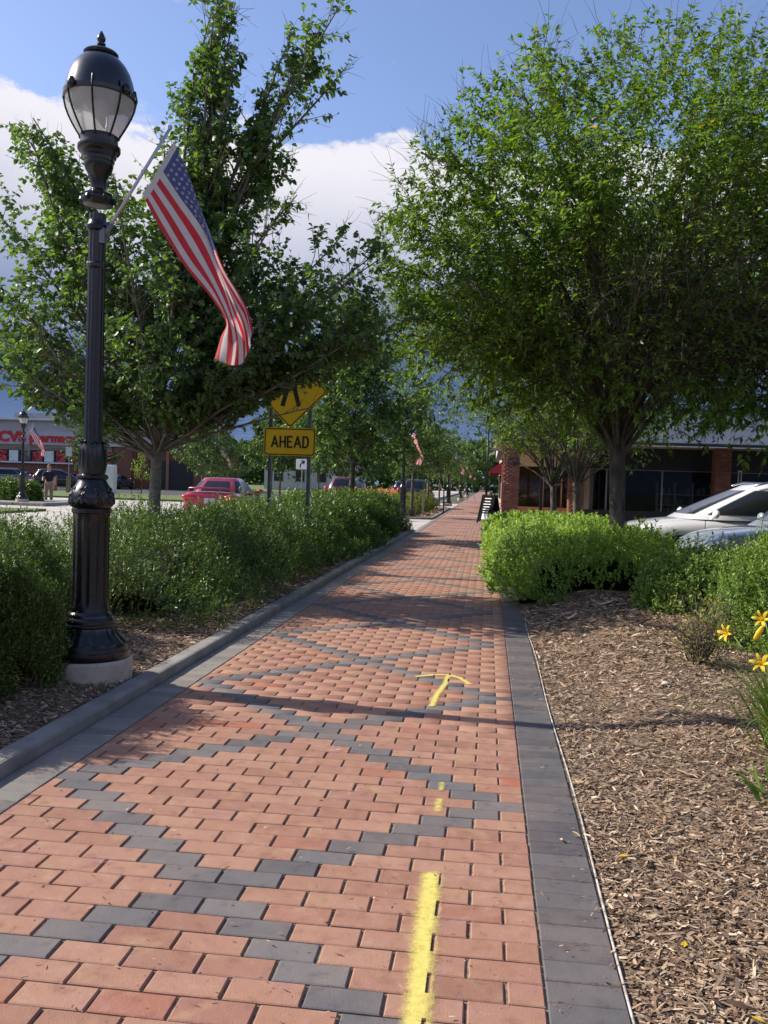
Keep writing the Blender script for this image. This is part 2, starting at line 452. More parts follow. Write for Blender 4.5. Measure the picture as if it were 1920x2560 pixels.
# borders of pavers laid crosswise
nb = int((PATH_END+1)/BW)
RB, LB, RBf, LBf = [], [], [], []
for i in range(nb):
    y = -1+i*BW
    (RB if 1.7 < y < 9.7 else RBf).append((.195, .40, y, 0))
    (LB if 3.3 < y < 14. else LBf).append((-2.012, -1.81, y, 0))
for b in RB: place_paver(*b[:3], BW, M_rb, 'border_paver', gx=.004, gy=.0018, jit=.6)
for b in LB: place_paver(*b[:3], BW, M_lb, 'edge_paver', gx=.006, gy=.002, jit=.6)
paver_field('border_pavers', RBf, [M_rbi], BW, .004, .0018); paver_field('edge_pavers', LBf, [M_lbi], BW, .006, .002)
# thin metal edging between border and mulch
edge = MB()
ey = np.linspace(-2, 9.9, 60)
edge.tube([(.408+.006*math.sin(y*2.1)+(.10*((y-8.3)/1.6)**2 if y > 8.3 else 0), y, .004) for y in ey], .0045, 5)
eo = edge.build('edging_strip', mat('pale_edging', (.55, .50, .45), .5, vary=.3, vscale=20)); tag(eo, 'thin pale metal edging strip between dark border and mulch', 'edging')
# a pale painted band across the path further on
slab('white_stripe', -1.75, -.35, 37.9, 38.15, .001, .004, M_white, 'pale stripe across the brick path', bevel=0)

# kerb along the left of the path
kp = [(-2.018, -.2), (-2.022, .045), (-2.03, .057), (-2.045, .062), (-2.125, .062), (-2.14, .055), (-2.145, -.2)]
def kerb_run(name, pts, label=None, prof=kp):
    V = []; n = len(prof)
    for i, (x, y) in enumerate(pts):
        a = Vector(pts[max(i-1, 0)]); b = Vector(pts[min(i+1, len(pts)-1)]); t = (b-a).normalized(); nx, ny = t.y, -t.x
        for px, pz in prof: V.append((x+nx*(px-prof[0][0]), y+ny*(px-prof[0][0]), pz))
    F = [(i*n+j, i*n+j+1, (i+1)*n+j+1, (i+1)*n+j) for i in range(len(pts)-1) for j in range(n-1)]
    mb = MB().add(V, F).add([V[j] for j in range(n)], [tuple(range(n))]).add([V[-n+j] for j in range(n)], [tuple(range(n-1, -1, -1))])
    o = mb.build(name, M_kerb); o['kind'] = 'structure'
    if label: o['label'] = label
    return o
kerb_run('kerb', [(-2.018, y) for y in np.linspace(-3, 24.6, 40)] + [(-2.05, 24.85), (-2.2, 25.05), (-2.5, 25.1), (-5.1, 25.1)], 'grey concrete kerb between path and left planting')
kerb_run('kerb', [(-5.1, 33.), (-2.5, 33.), (-2.2, 33.06), (-2.05, 33.25), (-2.018, 33.5), (-2.018, 48.6)], 'low kerb round the second planting bed')
slab('kerb', -5.25, -5.1, -30, 25.2, -.3, .06, M_kerb, 'street kerb behind the left hedge')
slab('sidewalk', -5.24, -2.016, 25.25, 32.84, -.3, -.012, M_conc, 'pale concrete apron beyond the hedge')
slab('sidewalk', -5.24, -2.016, 50.2, 62, -.3, -.010, M_conc, 'pale concrete crossing past the second bed')
slab('path_beyond', -2.01, .5, 60.05, 260, -.3, -.004, mat('far_brick', (.30, .17, .13), .9, vary=.1, vscale=.6), 'brick path continuing into the distance')

# planting beds
def zL(X, Y): return .045 + .05*(np.clip((-2.15-X)/.5, 0, 1)) + .03*(vnoise(np.stack([X, Y, X*0], -1), 1.7)-.5)*np.clip((-2.15-X)/.3, 0, 1)
def sm(a, b, x):
    t = np.clip((x-a)/(b-a), 0, 1); return t*t*(3-2*t)
def zR(X, Y):
    h = .055 + .030*np.clip(Y-3.4, 0, 5)
    return -.002 + sm(.41, 1.25, X)*h + .035*(vnoise(np.stack([X, Y, X*0], -1), 1.3)-.5)*sm(.41, .8, X) - .45*sm(2.2, 3.1, X)*sm(7.0, 9.0, Y)
sheet('mulch_bed', -5.1, -2.14, -2, 25.05, 0, M_soil, 'bark mulch under the left hedge', nx=30, ny=200, fn=zL, smooth=True)
sheet('mulch_bed', -5.1, -2.14, 33.1, 48.6, .05, M_soil, 'mulch of the second bed')
sheet('mulch_bed', .405, 3.2, -2, 10, 0, M_soil, 'mounded bark mulch right of the path', nx=60, ny=260, fn=zR, smooth=True)
sheet('mulch_bed', 3.2, 12, -2, 8.4, .12, M_soil, 'mulch running on to the right')
sheet('mulch_bed', .405, 2.75, 10, 31.3, 0, M_soil, 'soil under the bright green hedge', nx=20, ny=40, fn=lambda X, Y: .10+0*X, smooth=True)

CHIP = [(0., (.14, .088, .055)), (.25, (.24, .155, .098)), (.6, (.36, .25, .16)), (.88, (.50, .37, .25)), (1., (.70, .57, .41))]
M_chip = island_mat('mulch_chips', CHIP)
def chips(name, n, xr, yr, zf, seed, parent_label, size=1., ypow=1.8, ok=None):
    g = np.random.default_rng(seed)
    u = g.random(n); a, b = yr
    Y = (a**(1-ypow)+(b**(1-ypow)-a**(1-ypow))*u)**(1/(1-ypow)) if ypow != 1 else a+(b-a)*u
    X = g.uniform(*xr, n)
    if ok is not None: k = ok(X, Y); X, Y = X[k], Y[k]; n = len(X)
    L = g.gamma(2.6, .0078, n)*size+.006; W = np.minimum(L*.4, g.gamma(2.6, .0021, n)*size+.002)
    grow = np.clip(Y/5., 1, 2.2); L *= grow; W *= grow
    yaw = g.normal(0.15, .75, n)+ (g.random(n) < .25)*g.uniform(0, 3.14, n)
    tilt = g.normal(0, .22, n); roll = g.normal(0, .45, n)
    D = np.stack([np.cos(yaw)*np.cos(tilt), np.sin(yaw)*np.cos(tilt), np.sin(tilt)], 1)
    S0 = unit(np.cross(D, [0, 0, 1.])); N0 = np.cross(S0, D)
    N0 = np.where(N0[:, 2:] < 0, -N0, N0)
    S = S0*np.cos(roll)[:, None]+N0*np.sin(roll)[:, None]; N = np.cross(S, D); N = np.where(N[:, 2:] < 0, -N, N)
    C = np.stack([X, Y, zf(X, Y)+.004+np.abs(np.sin(tilt))*L*.35+g.random(n)*.012], 1)
    L = L[:, None]/2; W = W[:, None]/2; cv = g.uniform(-.15, .25, n)[:, None]*L
    taper = g.uniform(.35, 1., n)[:, None]
    V = np.stack([C-D*L-S*W*taper, C-S*W+N*cv, C+D*L-S*W*taper*.7, C+D*L+S*W*taper*.7, C+S*W+N*cv, C-D*L+S*W*taper], 1).reshape(-1, 3)
    b_ = np.arange(n)[:, None]*6
    F = np.concatenate([b_+np.array([0, 1, 4, 5]), b_+np.array([1, 2, 3, 4])], 0)
    o = mesh_np(name, V, F, M_chip); tag(o, parent_label, None, None, 'stuff'); return o
chips('mulch_chips', 150000, (.42, 3.4), (1.5, 9.6), lambda X, Y: zR(X, Y), 11, 'shredded bark chips covering the right bed')
chips('path_litter', 420, (-1.7, .42), (1.7, 9.), lambda X, Y: X*0-.002, 15, 'stray mulch crumbs scattered on the pavers', size=.42, ypow=1.4)
chips('path_litter', 260, (.22, .42), (1.6, 9.3), lambda X, Y: X*0-.001, 16, 'bark chips spilled over the dark border', size=.8, ypow=1.4, ok=lambda X, Y: np.random.default_rng(3).random(len(X)) < ((X-.22)/.2)**2+.05)
chips('mulch_chips', 60000, (-4.6, -2.15), (3.4, 24.), lambda X, Y: zL(X, Y), 12, 'shredded bark chips along the left kerb', ok=lambda X, Y: X > -2.9-1.8*(Y < 7))
chips('mulch_chips', 6000, (-5.0, -2.2), (33.3, 48), lambda X, Y: X*0+.05, 13, 'chips in the far bed', size=2.5, ypow=1.2)

# ------------------------------------------------------------------ painted marks on the pavers
M_spray = None
def spray_mat():
    m = bpy.data.materials.new('yellow_spray_paint'); m.use_nodes = True
    g = NT(m.node_tree); b = g.n['Principled BSDF']; out = g.n['Material Output']
    at = g.new('ShaderNodeAttribute', attribute_name='fade').outputs['Fac']
    pos = g.new('ShaderNodeNewGeometry').outputs['Position']
    n = g.noise(pos, 300, 4, .7); n2 = g.noise(pos, 38, 4, .6)
    a = g.math('ADD', at, g.math('MULTIPLY', g.math('SUBTRACT', n, .5), 1.5)); a = g.math('ADD', a, g.math('MULTIPLY', g.math('SUBTRACT', n2, .55), .8))
    a = g.math('MULTIPLY', g.ramp(a, .10, 1.1), .86)
    g.put(b.inputs['Base Color'], g.mix(n2, (.74, .60, .10), (.80, .72, .22))); b.inputs['Roughness'].default_value = .7
    t = g.new('ShaderNodeBsdfTransparent'); mx = g.new('ShaderNodeMixShader')
    g.put(mx.inputs[0], a); g.l.new(t.outputs[0], mx.inputs[1]); g.l.new(b.outputs[0], mx.inputs[2]); g.l.new(mx.outputs[0], out.inputs[0])
    return m
def spray(name, strokes, label):
    """strokes: list of (polyline, half width, strength)"""
    global M_spray
    M_spray = M_spray or spray_mat()
    allp = np.array([p for s in strokes for p in s[0]]); pad = .07; c = .006
    xs = np.arange(allp[:, 0].min()-pad, allp[:, 0].max()+pad, c); ys = np.arange(allp[:, 1].min()-pad, allp[:, 1].max()+pad, c)
    X, Y = np.meshgrid(xs, ys); A = np.zeros_like(X)
    for pl, hw, st in strokes:
        for p, q in zip(pl[:-1], pl[1:]):
            p, q = np.array(p), np.array(q); d = q-p; t = np.clip(((X-p[0])*d[0]+(Y-p[1])*d[1])/(d@d), 0, 1)
            r = np.hypot(X-p[0]-t*d[0], Y-p[1]-t*d[1]); A = np.maximum(A, st*np.clip(1.3-.85*r/hw, 0, 1))
    inside = np.zeros_like(X, dtype=bool)
    for x0, x1, yc, k in vis[:1400]:
        if yc < ys[0]-.1 or yc > ys[-1]+.1: continue
        inside |= (X > x0+GX/2-.001) & (X < x1-GX/2+.001-c) & (Y > yc-BW/2-.002) & (Y < yc+BW/2+.002)
    ny, nx = X.shape; keep = inside & (A > .02); keep[-1, :] = False; keep[:, -1] = False
    idx = np.arange(ny*nx).reshape(ny, nx); i = idx[keep]
    F = np.stack([i, i+1, i+nx+1, i+nx], 1); used, inv = np.unique(F, return_inverse=True); F = inv.reshape(F.shape)
    V = np.stack([X.ravel()[used], Y.ravel()[used], np.full(len(used), .0042)], 1)
    o = mesh_np(name, V, F, M_spray); at = o.data.attributes.new('fade', 'FLOAT', 'POINT'); at.data.foreach_set('value', A.ravel()[used].astype(np.float32))
    tag(o, label, 'paint mark'); return o
spray('painted_line', [([(-.135, 1.5), (-.128, 2.1), (-.138, 2.5), (-.142, 2.9)], .036, 1.)], 'thick yellow sprayed line nearest the bottom of the path')
spray('painted_dash', [([(-.155, 3.5), (-.155, 3.62)], .018, .75)], 'faint lower yellow sprayed dab between the line and the arrow')
spray('painted_dash', [([(-.155, 3.74), (-.156, 3.83)], .014, .65)], 'faint upper yellow sprayed dab between the line and the arrow')
spray('painted_arrow', [([(-.285, 5.16), (-.27, 5.45), (-.235, 5.75), (-.225, 6.02)], .020, 1.), ([(-.43, 5.93), (-.33, 6.01), (-.225, 6.04), (-.14, 5.95), (-.08, 5.80)], .021, 1.)], 'yellow sprayed arrow pointing along the brick path')
#MARK2
# ------------------------------------------------------------------ street lamps and flags
def fit(prof, n):   # resample a control profile smoothly
    return prof
def make_lamp(loc, label, group):
    t = thing('street_lamp', loc, label, 'street lamp', group)
    b = MB().lathe([(.262, -.08), (.262, .17), (.250, .186)], 40)
    b.build('concrete_base', mat('lamp_base_concrete', (.52, .45, .36), .85, vary=.16, vscale=6, bump=.4, bscale=110), t)
    # cast foot with leaf skirt
    k = 96; mb = MB()
    prof = [(.245, .186), (.250, .20), (.248, .232), (.236, .240), (.234, .262), (.226, .270), (.222, .285)]
    mb.lathe(prof, 48)
    V = []; sk = [(.226, .284), (.212, .300), (.186, .325), (.166, .352), (.160, .378)]
    for i, (r, z) in enumerate(sk):
        for j in range(k):
            a = 2*math.pi*j/k; w = abs(math.sin(a*8)); amp = [.016, .014, .010, .006, .002][i]
            V.append(((r+amp*(w-.5))*math.cos(a), (r+amp*(w-.5))*math.sin(a), z))
    mb.add(V, [(i*k+j, i*k+(j+1) % k, (i+1)*k+(j+1) % k, (i+1)*k+j) for i in range(len(sk)-1) for j in range(k)], True)
    mb.lathe([(.160, .376), (.168, .386), (.168, .398), (.158, .404), (.158, .420), (.150, .432), (.138, .438), (.136, .452), (.128, .462), (.118, .472), (.114, .50)], 48)
    mb.build('base_casting', M_black, t)
    # fluted lower shaft
    k = 144; V = []; rows = [(.112, .49, 0), (.112, .52, .5), (.110, .56, 1), (.108, 1.02, 1), (.108, 1.06, .5), (.110, 1.085, 0)]
    for r, z, a_ in rows:
        for j in range(k):
            a = 2*math.pi*j/k; u = (j % 9)/9.; g = .0085*a_*(math.sin(math.pi*u)**.7)
            V.append(((r-g)*math.cos(a), (r-g)*math.sin(a), z))
    MB().add(V, [(i*k+j, i*k+(j+1) % k, (i+1)*k+(j+1) % k, (i+1)*k+j) for i in range(len(rows)-1) for j in range(k)], True).build('fluted_shaft', M_black, t)
    # bulb with acanthus leaves, vase, ring
    mb = MB().lathe([(.110, 1.085), (.118, 1.09), (.118, 1.115), (.112, 1.12), (.126, 1.135), (.134, 1.165), (.133, 1.195), (.122, 1.225), (.104, 1.255), (.090, 1.28), (.083, 1.295), (.094, 1.305), (.094, 1.32), (.080, 1.33)], 40)
    for j in range(8):
        a = 2*math.pi*j/8
        for dz, rr, q in ((1.165, .128, .030), (1.20, .122, .026), (1.235, .108, .020)):
            for s_ in (-1, 1):
                aa = a+s_*.16; M = Matrix.Rotation(aa, 3, 'Z') @ Matrix.Rotation(s_*.6, 3, 'X')
                mb.ell((rr*math.cos(aa), rr*math.sin(aa), dz), (.014, q*.6, q), 8, M)
        mb.ell((.128*math.cos(a), .128*math.sin(a), 1.178), (.016, .014, .04), 8, Matrix.Rotation(a, 3, 'Z'))
    mb.build('bulb_casting', M_black, t)
    mb = MB().lathe([(.074, 1.325), (.080, 1.35), (.080, 1.42), (.078, 1.47), (.071, 1.50), (.066, 1.52)], 36)
    for j in range(16):
        a = 2*math.pi*j/16; mb.ell((.079*math.cos(a), .079*math.sin(a), 1.42), (.006, .010, .075), 6, Matrix.Rotation(a, 3, 'Z'))
        mb.ell((.080*math.cos(a), .080*math.sin(a), 1.322), (.008, .011, .008), 6)
    for j in range(10):
        a = 2*math.pi*j/10; mb.ell((.070*math.cos(a), .070*math.sin(a), 1.528), (.015, .016, .012), 6)
    mb.build('vase_casting', M_black, t)
    k = 96; V = []; rows = [(.055, 1.51, 0), (.055, 1.54, 1), (.051, 2.72, 1), (.051, 2.94, 1)]
    for r, z, a_ in rows:
        for j in range(k):
            a = 2*math.pi*j/k; g = .0045*a_*(.5-.5*math.cos(a*12)); V.append(((r-g)*math.cos(a), (r-g)*math.sin(a), z))
    MB().add(V, [(i*k+j, i*k+(j+1) % k, (i+1)*k+(j+1) % k, (i+1)*k+j) for i in range(len(rows)-1) for j in range(k)], True).build('pole', M_black, t)
    mb = MB().lathe([(.05, 2.60), (.060, 2.61), (.060, 2.63), (.052, 2.64)], 28)
    mb.build('pole_ring', M_black, t); mb = MB()
    mb.lathe([(.050, 2.83), (.064, 2.84), (.066, 2.865), (.056, 2.88), (.052, 2.90)], 28)
    mb.build('pole_ring', M_black, t); mb = MB()
    mb.lathe([(.052, 2.985), (.086, 2.99), (.094, 3.005), (.094, 3.03), (.080, 3.04), (.084, 3.052), (.060, 3.065), (.046, 3.08), (.046, 3.13), (.058, 3.16), (.078, 3.19), (.086, 3.215), (.086, 3.235), (.092, 3.245), (.093, 3.27), (.102, 3.278), (.104, 3.30), (.120, 3.312), (.126, 3.325), (.126, 3.352), (.112, 3.36), (.110, 3.40), (.113, 3.425), (.104, 3.43)], 40)
    for j in range(6):
        a = 2*math.pi*j/6+.3; mb.ell((.096*math.cos(a), .096*math.sin(a), 3.018), (.016, .016, .02), 8)
    mb.build('collar', M_black, t)
    # globe: textured glass between cage ribs, dark dome above
    gl = [(.112, 3.425), (.130, 3.46), (.156, 3.52), (.178, 3.58), (.193, 3.64), (.200, 3.69), (.202, 3.72)]
    m = bpy.data.materials.get('textured_lamp_glass')
    if m is None:
        m = bpy.data.materials.new('textured_lamp_glass'); m.use_nodes = True; g = NT(m.node_tree); bs = g.n['Principled BSDF']; out = g.n['Material Output']
        pos = g.new('ShaderNodeNewGeometry').outputs['Position']
        bs.inputs['Base Color'].default_value = (.80, .80, .80, 1); bs.inputs['Roughness'].default_value = .22
        bn = g.new('ShaderNodeBump'); bn.inputs['Strength'].default_value = .9; bn.inputs['Distance'].default_value = .004
        g.put(bn.inputs['Height'], g.noise(pos, 120, 3, .6)); g.l.new(bn.outputs[0], bs.inputs['Normal'])
        tl = g.new('ShaderNodeBsdfTranslucent'); tl.inputs[0].default_value = (.85, .85, .85, 1)
        tr = g.new('ShaderNodeBsdfTransparent')
        m1 = g.new('ShaderNodeMixShader'); m1.inputs[0].default_value = .6; g.l.new(bs.outputs[0], m1.inputs[1]); g.l.new(tl.outputs[0], m1.inputs[2])
        m2 = g.new('ShaderNodeMixShader'); m2.inputs[0].default_value = .30; g.l.new(m1.outputs[0], m2.inputs[1]); g.l.new(tr.outputs[0], m2.inputs[2])
        g.l.new(m2.outputs[0], out.inputs[0])
    MB().lathe(gl, 40).build('glass_globe', m, t)
    MB().lathe([(.03, 3.42), (.034, 3.50), (.034, 3.60), (.052, 3.61), (.052, 3.70)], 16).build('lamp_holder', M_white, t)
    dome = MB().lathe([(.203, 3.715), (.214, 3.72), (.216, 3.74), (.205, 3.745), (.202, 3.77), (.192, 3.81), (.175, 3.85), (.150, 3.885), (.118, 3.912), (.092, 3.925), (.100, 3.93), (.104, 3.945), (.096, 3.955), (.070, 3.968), (.035, 3.975), (.018, 3.985), (.016, 4.0), (.026, 4.005), (.026, 4.015), (.014, 4.02), (.024, 4.035), (.026, 4.05), (.018, 4.07), (.006, 4.095), (0.0, 4.10)], 44)
    dome.build('dome_cap', mat('black_dome_metal', (.012, .013, .016), .28, spec=.5, vary=.05, coat=.4), t)
    for j in range(8):
        a = 2*math.pi*j/8 + .22; s_ = .05
        pts = []
        for (r, z) in [(.108, 3.405), (.113, 3.43), (.131, 3.465), (.157, 3.525), (.180, 3.585), (.197, 3.645), (.206, 3.70), (.212, 3.725), (.200, 3.775)]:
            pts.append(((r+.006)*math.cos(a), (r+.006)*math.sin(a), z))
        MB().tube(pts, .0062, 6).build('cage_rib', M_black, t)
    for j in range(4):
        a = 2*math.pi*j/4 + 2.75
        MB().ell((.222*math.cos(a), .222*math.sin(a), 3.735), (.020, .030, .034), 10, Matrix.Rotation(a, 3, 'Z')).build('clasp', M_black, t)
    zs, zd = [0, 2.95, 3.0, 3.22, 3.425, 3.72, 3.77, 3.925, 4.10], [0, 2.90, 2.955, 3.185, 3.355, 3.575, 3.635, 3.83, 3.99]
    for ch in t.children:
        if ch.type != 'MESH': continue
        me = ch.data; co = np.empty(len(me.vertices)*3, np.float32); me.vertices.foreach_get('co', co); co = co.reshape(-1, 3); co[:, 2] = np.where(co[:, 2] > 0, np.interp(co[:, 2], zs, zd), co[:, 2]); me.vertices.foreach_set('co', co.ravel()); me.update()
        es = ch.modifiers.new('edge_split', 'EDGE_SPLIT'); es.split_angle = rad(32)
    return t
LAMPX, LAMPY = -2.418, 5.17
lamp = make_lamp((LAMPX, LAMPY, .0), 'tall black fluted street lamp on a round concrete base by the kerb', 'street lamps')

def catmull(P, u):
    P = np.asarray(P, float); n = len(P)-1; x = np.clip(u*n, 0, n-1e-6); i = int(x); f = x-i
    p0, p1, p2, p3 = P[max(i-1, 0)], P[i], P[i+1], P[min(i+2, n)]
    return .5*((2*p1)+(-p0+p2)*f+(2*p0-5*p1+4*p2-p3)*f*f+(-p0+3*p1-3*p2+p3)*f**3)
def make_flag(loc, label, group):
    """local frame: origin on the lamp pole bracket; x along the street side, y away, z up"""
    t = thing('flag', loc, label, 'flag', group)
    # staff
    tip = (.402, -.03, .610)
    b = MB(); b.tube([(0, 0, 0), tip], [.011, .0095], 10); b.ell((tip[0]+.004, tip[1], tip[2]+.01), (.015, .015, .017), 10)
    b.build('flagstaff', mat('aluminium_staff', (.55, .57, .62), .38, metal=.5, vary=.05), t)
    b = MB().box((-.012, 0, -.012), (.035, .04, .09)).tube([(-.01, 0, -.02), (.04, -.002, .055)], .016, 10); b.build('bracket', mat('bracket_grey', (.2, .21, .23), .5, metal=.4), t)
    s_ = .002385      # metres per photographed unit at the lamp
    def W(px, py, dy): return ((px-277)*.00253+(py-592)*.00005, dy, (592-py)*.0024)
    v0 = [W(451, 366, -.02), W(484, 448, .00), W(512, 545, .06), W(552, 660, .10), W(600, 730, .06), W(628, 775, .02), W(641, 832, .02)]
    vm = [W(416, 428, -.02), W(468, 505, -.04), W(519, 585, .02), W(560, 690, .00), W(590, 775, .0), W(610, 838, .03), W(612, 905, .06)]
    vq = [W(392, 470, -.02), W(444, 548, -.05), W(498, 640, -.05), W(556, 730, -.06), W(586, 800, -.01), W(588, 852, .06), W(580, 912, .09)]
    v1 = [W(372, 494, -.02), W(420, 583, -.03), W(482, 676, -.04), W(548, 752, -.06), W(572, 806, .03), W(545, 838, .13), W(531, 893, .13)]
    NU, NV = 96, 52
    def surf(u, v):
        a, b_, c, d = (catmull(q, u) for q in (v0, vm, vq, v1))
        w = v
        p = catmull([a, b_, c, d], min(1, max(0, (w/ .54*.333) if w < .54 else (.333+(w-.54)/.46*.667))))
        rip = .010*math.sin(9*v+5*u)*min(1, u*3) + .006*math.sin(23*v-11*u)*min(1, u*3)
        return p+np.array([rip*.25, rip*1.4, 0])
    grid = np.array([[surf(i/NU, j/NV) for j in range(NV+1)] for i in range(NU+1)])
    V = grid.reshape(-1, 3); F = []; MI = []
    for i in range(NU):
        for j in range(NV):
            o = i*(NV+1)+j; F.append((o, o+1, o+NV+2, o+NV+1))
            st = int(j/NV*13)
            if i < 4: k = 2
            elif i < 42 and st < 7: k = 1
            else: k = 0 if st % 2 == 0 else 2
            MI.append(k)
    def cloth(n, c):
        if n in MATS: return MATS[n]
        m = bpy.data.materials.new(n); m.use_nodes = True; g = NT(m.node_tree); bs = g.n['Principled BSDF']; out = g.n['Material Output']
        pos = g.new('ShaderNodeTexCoord').outputs['Object']
        w = g.noise(pos, 14, 4, .6); cc = g.mix(g.ramp(w, .3, .7, 0., .3), c, tuple(q*.72 for q in c))
        g.put(bs.inputs['Base Color'], cc); bs.inputs['Roughness'].default_value = .75
        bs.inputs['Sheen Weight'].default_value = .2
        tl = g.new('ShaderNodeBsdfTranslucent'); g.put(tl.inputs[0], g.mix(1., cc, (1.15, 1.1, 1.1), 'MULTIPLY')); mx = g.new('ShaderNodeMixShader'); mx.inputs[0].default_value = .45
        bn = g.new('ShaderNodeBump'); bn.inputs['Strength'].default_value = .3; bn.inputs['Distance'].default_value = .006
        g.put(bn.inputs['Height'], g.noise(pos, 30, 3, .5)); g.l.new(bn.outputs[0], bs.inputs['Normal'])
        g.l.new(bs.outputs[0], mx.inputs[1]); g.l.new(tl.outputs[0], mx.inputs[2]); g.l.new(mx.outputs[0], out.inputs[0]); MATS[n] = m; return m
    mr, mbl, mw = cloth('flag_red', (.62, .035, .045)), cloth('flag_blue', (.085, .10, .26)), cloth('flag_white', (.66, .62, .60))
    c = mesh_np('cloth', V, np.array(F), [mr, mbl, mw], t, smooth=True, midx=MI)
    # stars, a sheet of small five-pointed shapes on both faces of the canton
    SV, SF = [], []
    for r in range(9):
        for q in range(6 if r % 2 == 0 else 5):
            v = (r+1)/10*.535; u = .045+(q*2+1+(r % 2))/12*.385
            p = surf(u, v); du = surf(u+.01, v)-p; dv = surf(u, v+.01)-p
            du = du/np.linalg.norm(du); n = np.cross(du, dv); n /= np.linalg.norm(n); dv2 = np.cross(n, du)
            fv = np.linalg.norm(surf(u, v+.02)-p)/.02
            for sgn in (-1, 1):
                o = len(SV); SV.append(p+n*sgn*.003)
                for a_ in range(10):
                    an = a_*math.pi/5; rr = .0165 if a_ % 2 == 0 else .0068
                    SV.append(p+n*sgn*.003+du*math.cos(an)*rr+dv2*math.sin(an)*rr*min(1, fv/.42))
                for a_ in range(10): SF.append((o, o+1+a_, o+1+(a_+1) % 10))
    st = mesh_np('stars', SV, SF, mw, t); st['kind'] = 'stuff'
    return t
flag = make_flag((LAMPX+.058, LAMPY-.02, 2.765), 'stars and stripes hanging from a silver staff on the nearest lamp', 'flags on the street lamps')

lamp_spots = [((-19.45, 35., -.02), 'black street lamp behind a clipped bush in front of the pharmacy', 'flag hanging on the lamp in front of the pharmacy sign'),
              ((-2.98, 31., .0), 'black street lamp with a red flag past the long hedge', 'red and white flag on the lamp past the end of the hedge'),
              ((-2.45, 55., .0), 'third black street lamp along the brick path, among the trees', 'flag on the third lamp along the brick path'),
              ((-2.45, 80., .0), 'fourth black street lamp along the brick path, far off', 'flag on the fourth lamp along the brick path'),
              ((-2.45, 105., .0), 'farthest black street lamp along the brick path', 'flag on the farthest lamp along the brick path'),
              ((-17.4, 55., .0), 'black street lamp across the street, behind trees over the red saloon', 'flag blowing right above the dark red saloon, across the street')]
for i, (loc, l1, l2) in enumerate(lamp_spots):
    copy_tree(lamp, None, loc, .4*i, l1)
    copy_tree(flag, None, (loc[0]+.058, loc[1]-.02, loc[2]+2.765), 0 if i != 1 else .9, l2)

# ------------------------------------------------------------------ trees
class Tubes:
    def __init__(s): s.V = []; s.F = []; s.o = 0
    def add(s, P, R, k):
        P = np.asarray(P); n = len(P); T = np.gradient(P, axis=0); T = unit(T)
        ref = np.array([0, 0, 1.]) if abs(T[0][2]) < .8 else np.array([1., 0, 0])
        X = unit(np.cross(T, ref)); Y = np.cross(T, X); a = np.arange(k)*2*np.pi/k
        V = P[:, None]+(X[:, None]*np.cos(a)[None, :, None]+Y[:, None]*np.sin(a)[None, :, None])*np.asarray(R)[:, None, None]
        s.V.append(V.reshape(-1, 3)); i = np.arange(n-1)[:, None]*k; j = np.arange(k)[None]
        F = np.stack([i+j, i+(j+1) % k, i+k+(j+1) % k, i+k+j], -1).reshape(-1, 4)+s.o; s.F.append(F); s.o += n*k
    def build(s, name, m, parent):
        return mesh_np(name, np.concatenate(s.V), np.concatenate(s.F), m, parent, smooth=True)
def branch(g, p, d, L, n, wob, pull, curve=None):
    P = [np.array(p, float)]; d = unit(np.array(d, float)); st = L/n
    for i in range(n):
        d = unit(d+g.normal(0, wob, 3)+np.array(pull)*(1./n)+(0 if curve is None else np.array(curve)/n)); P.append(P[-1]+d*st)
    return np.array(P), d
def perp(g, d, ang, plane=None):
    r = unit(g.normal(0, 1, 3)); s = unit(r-d*np.dot(r, d)); return unit(d*math.cos(ang)+s*math.sin(ang))

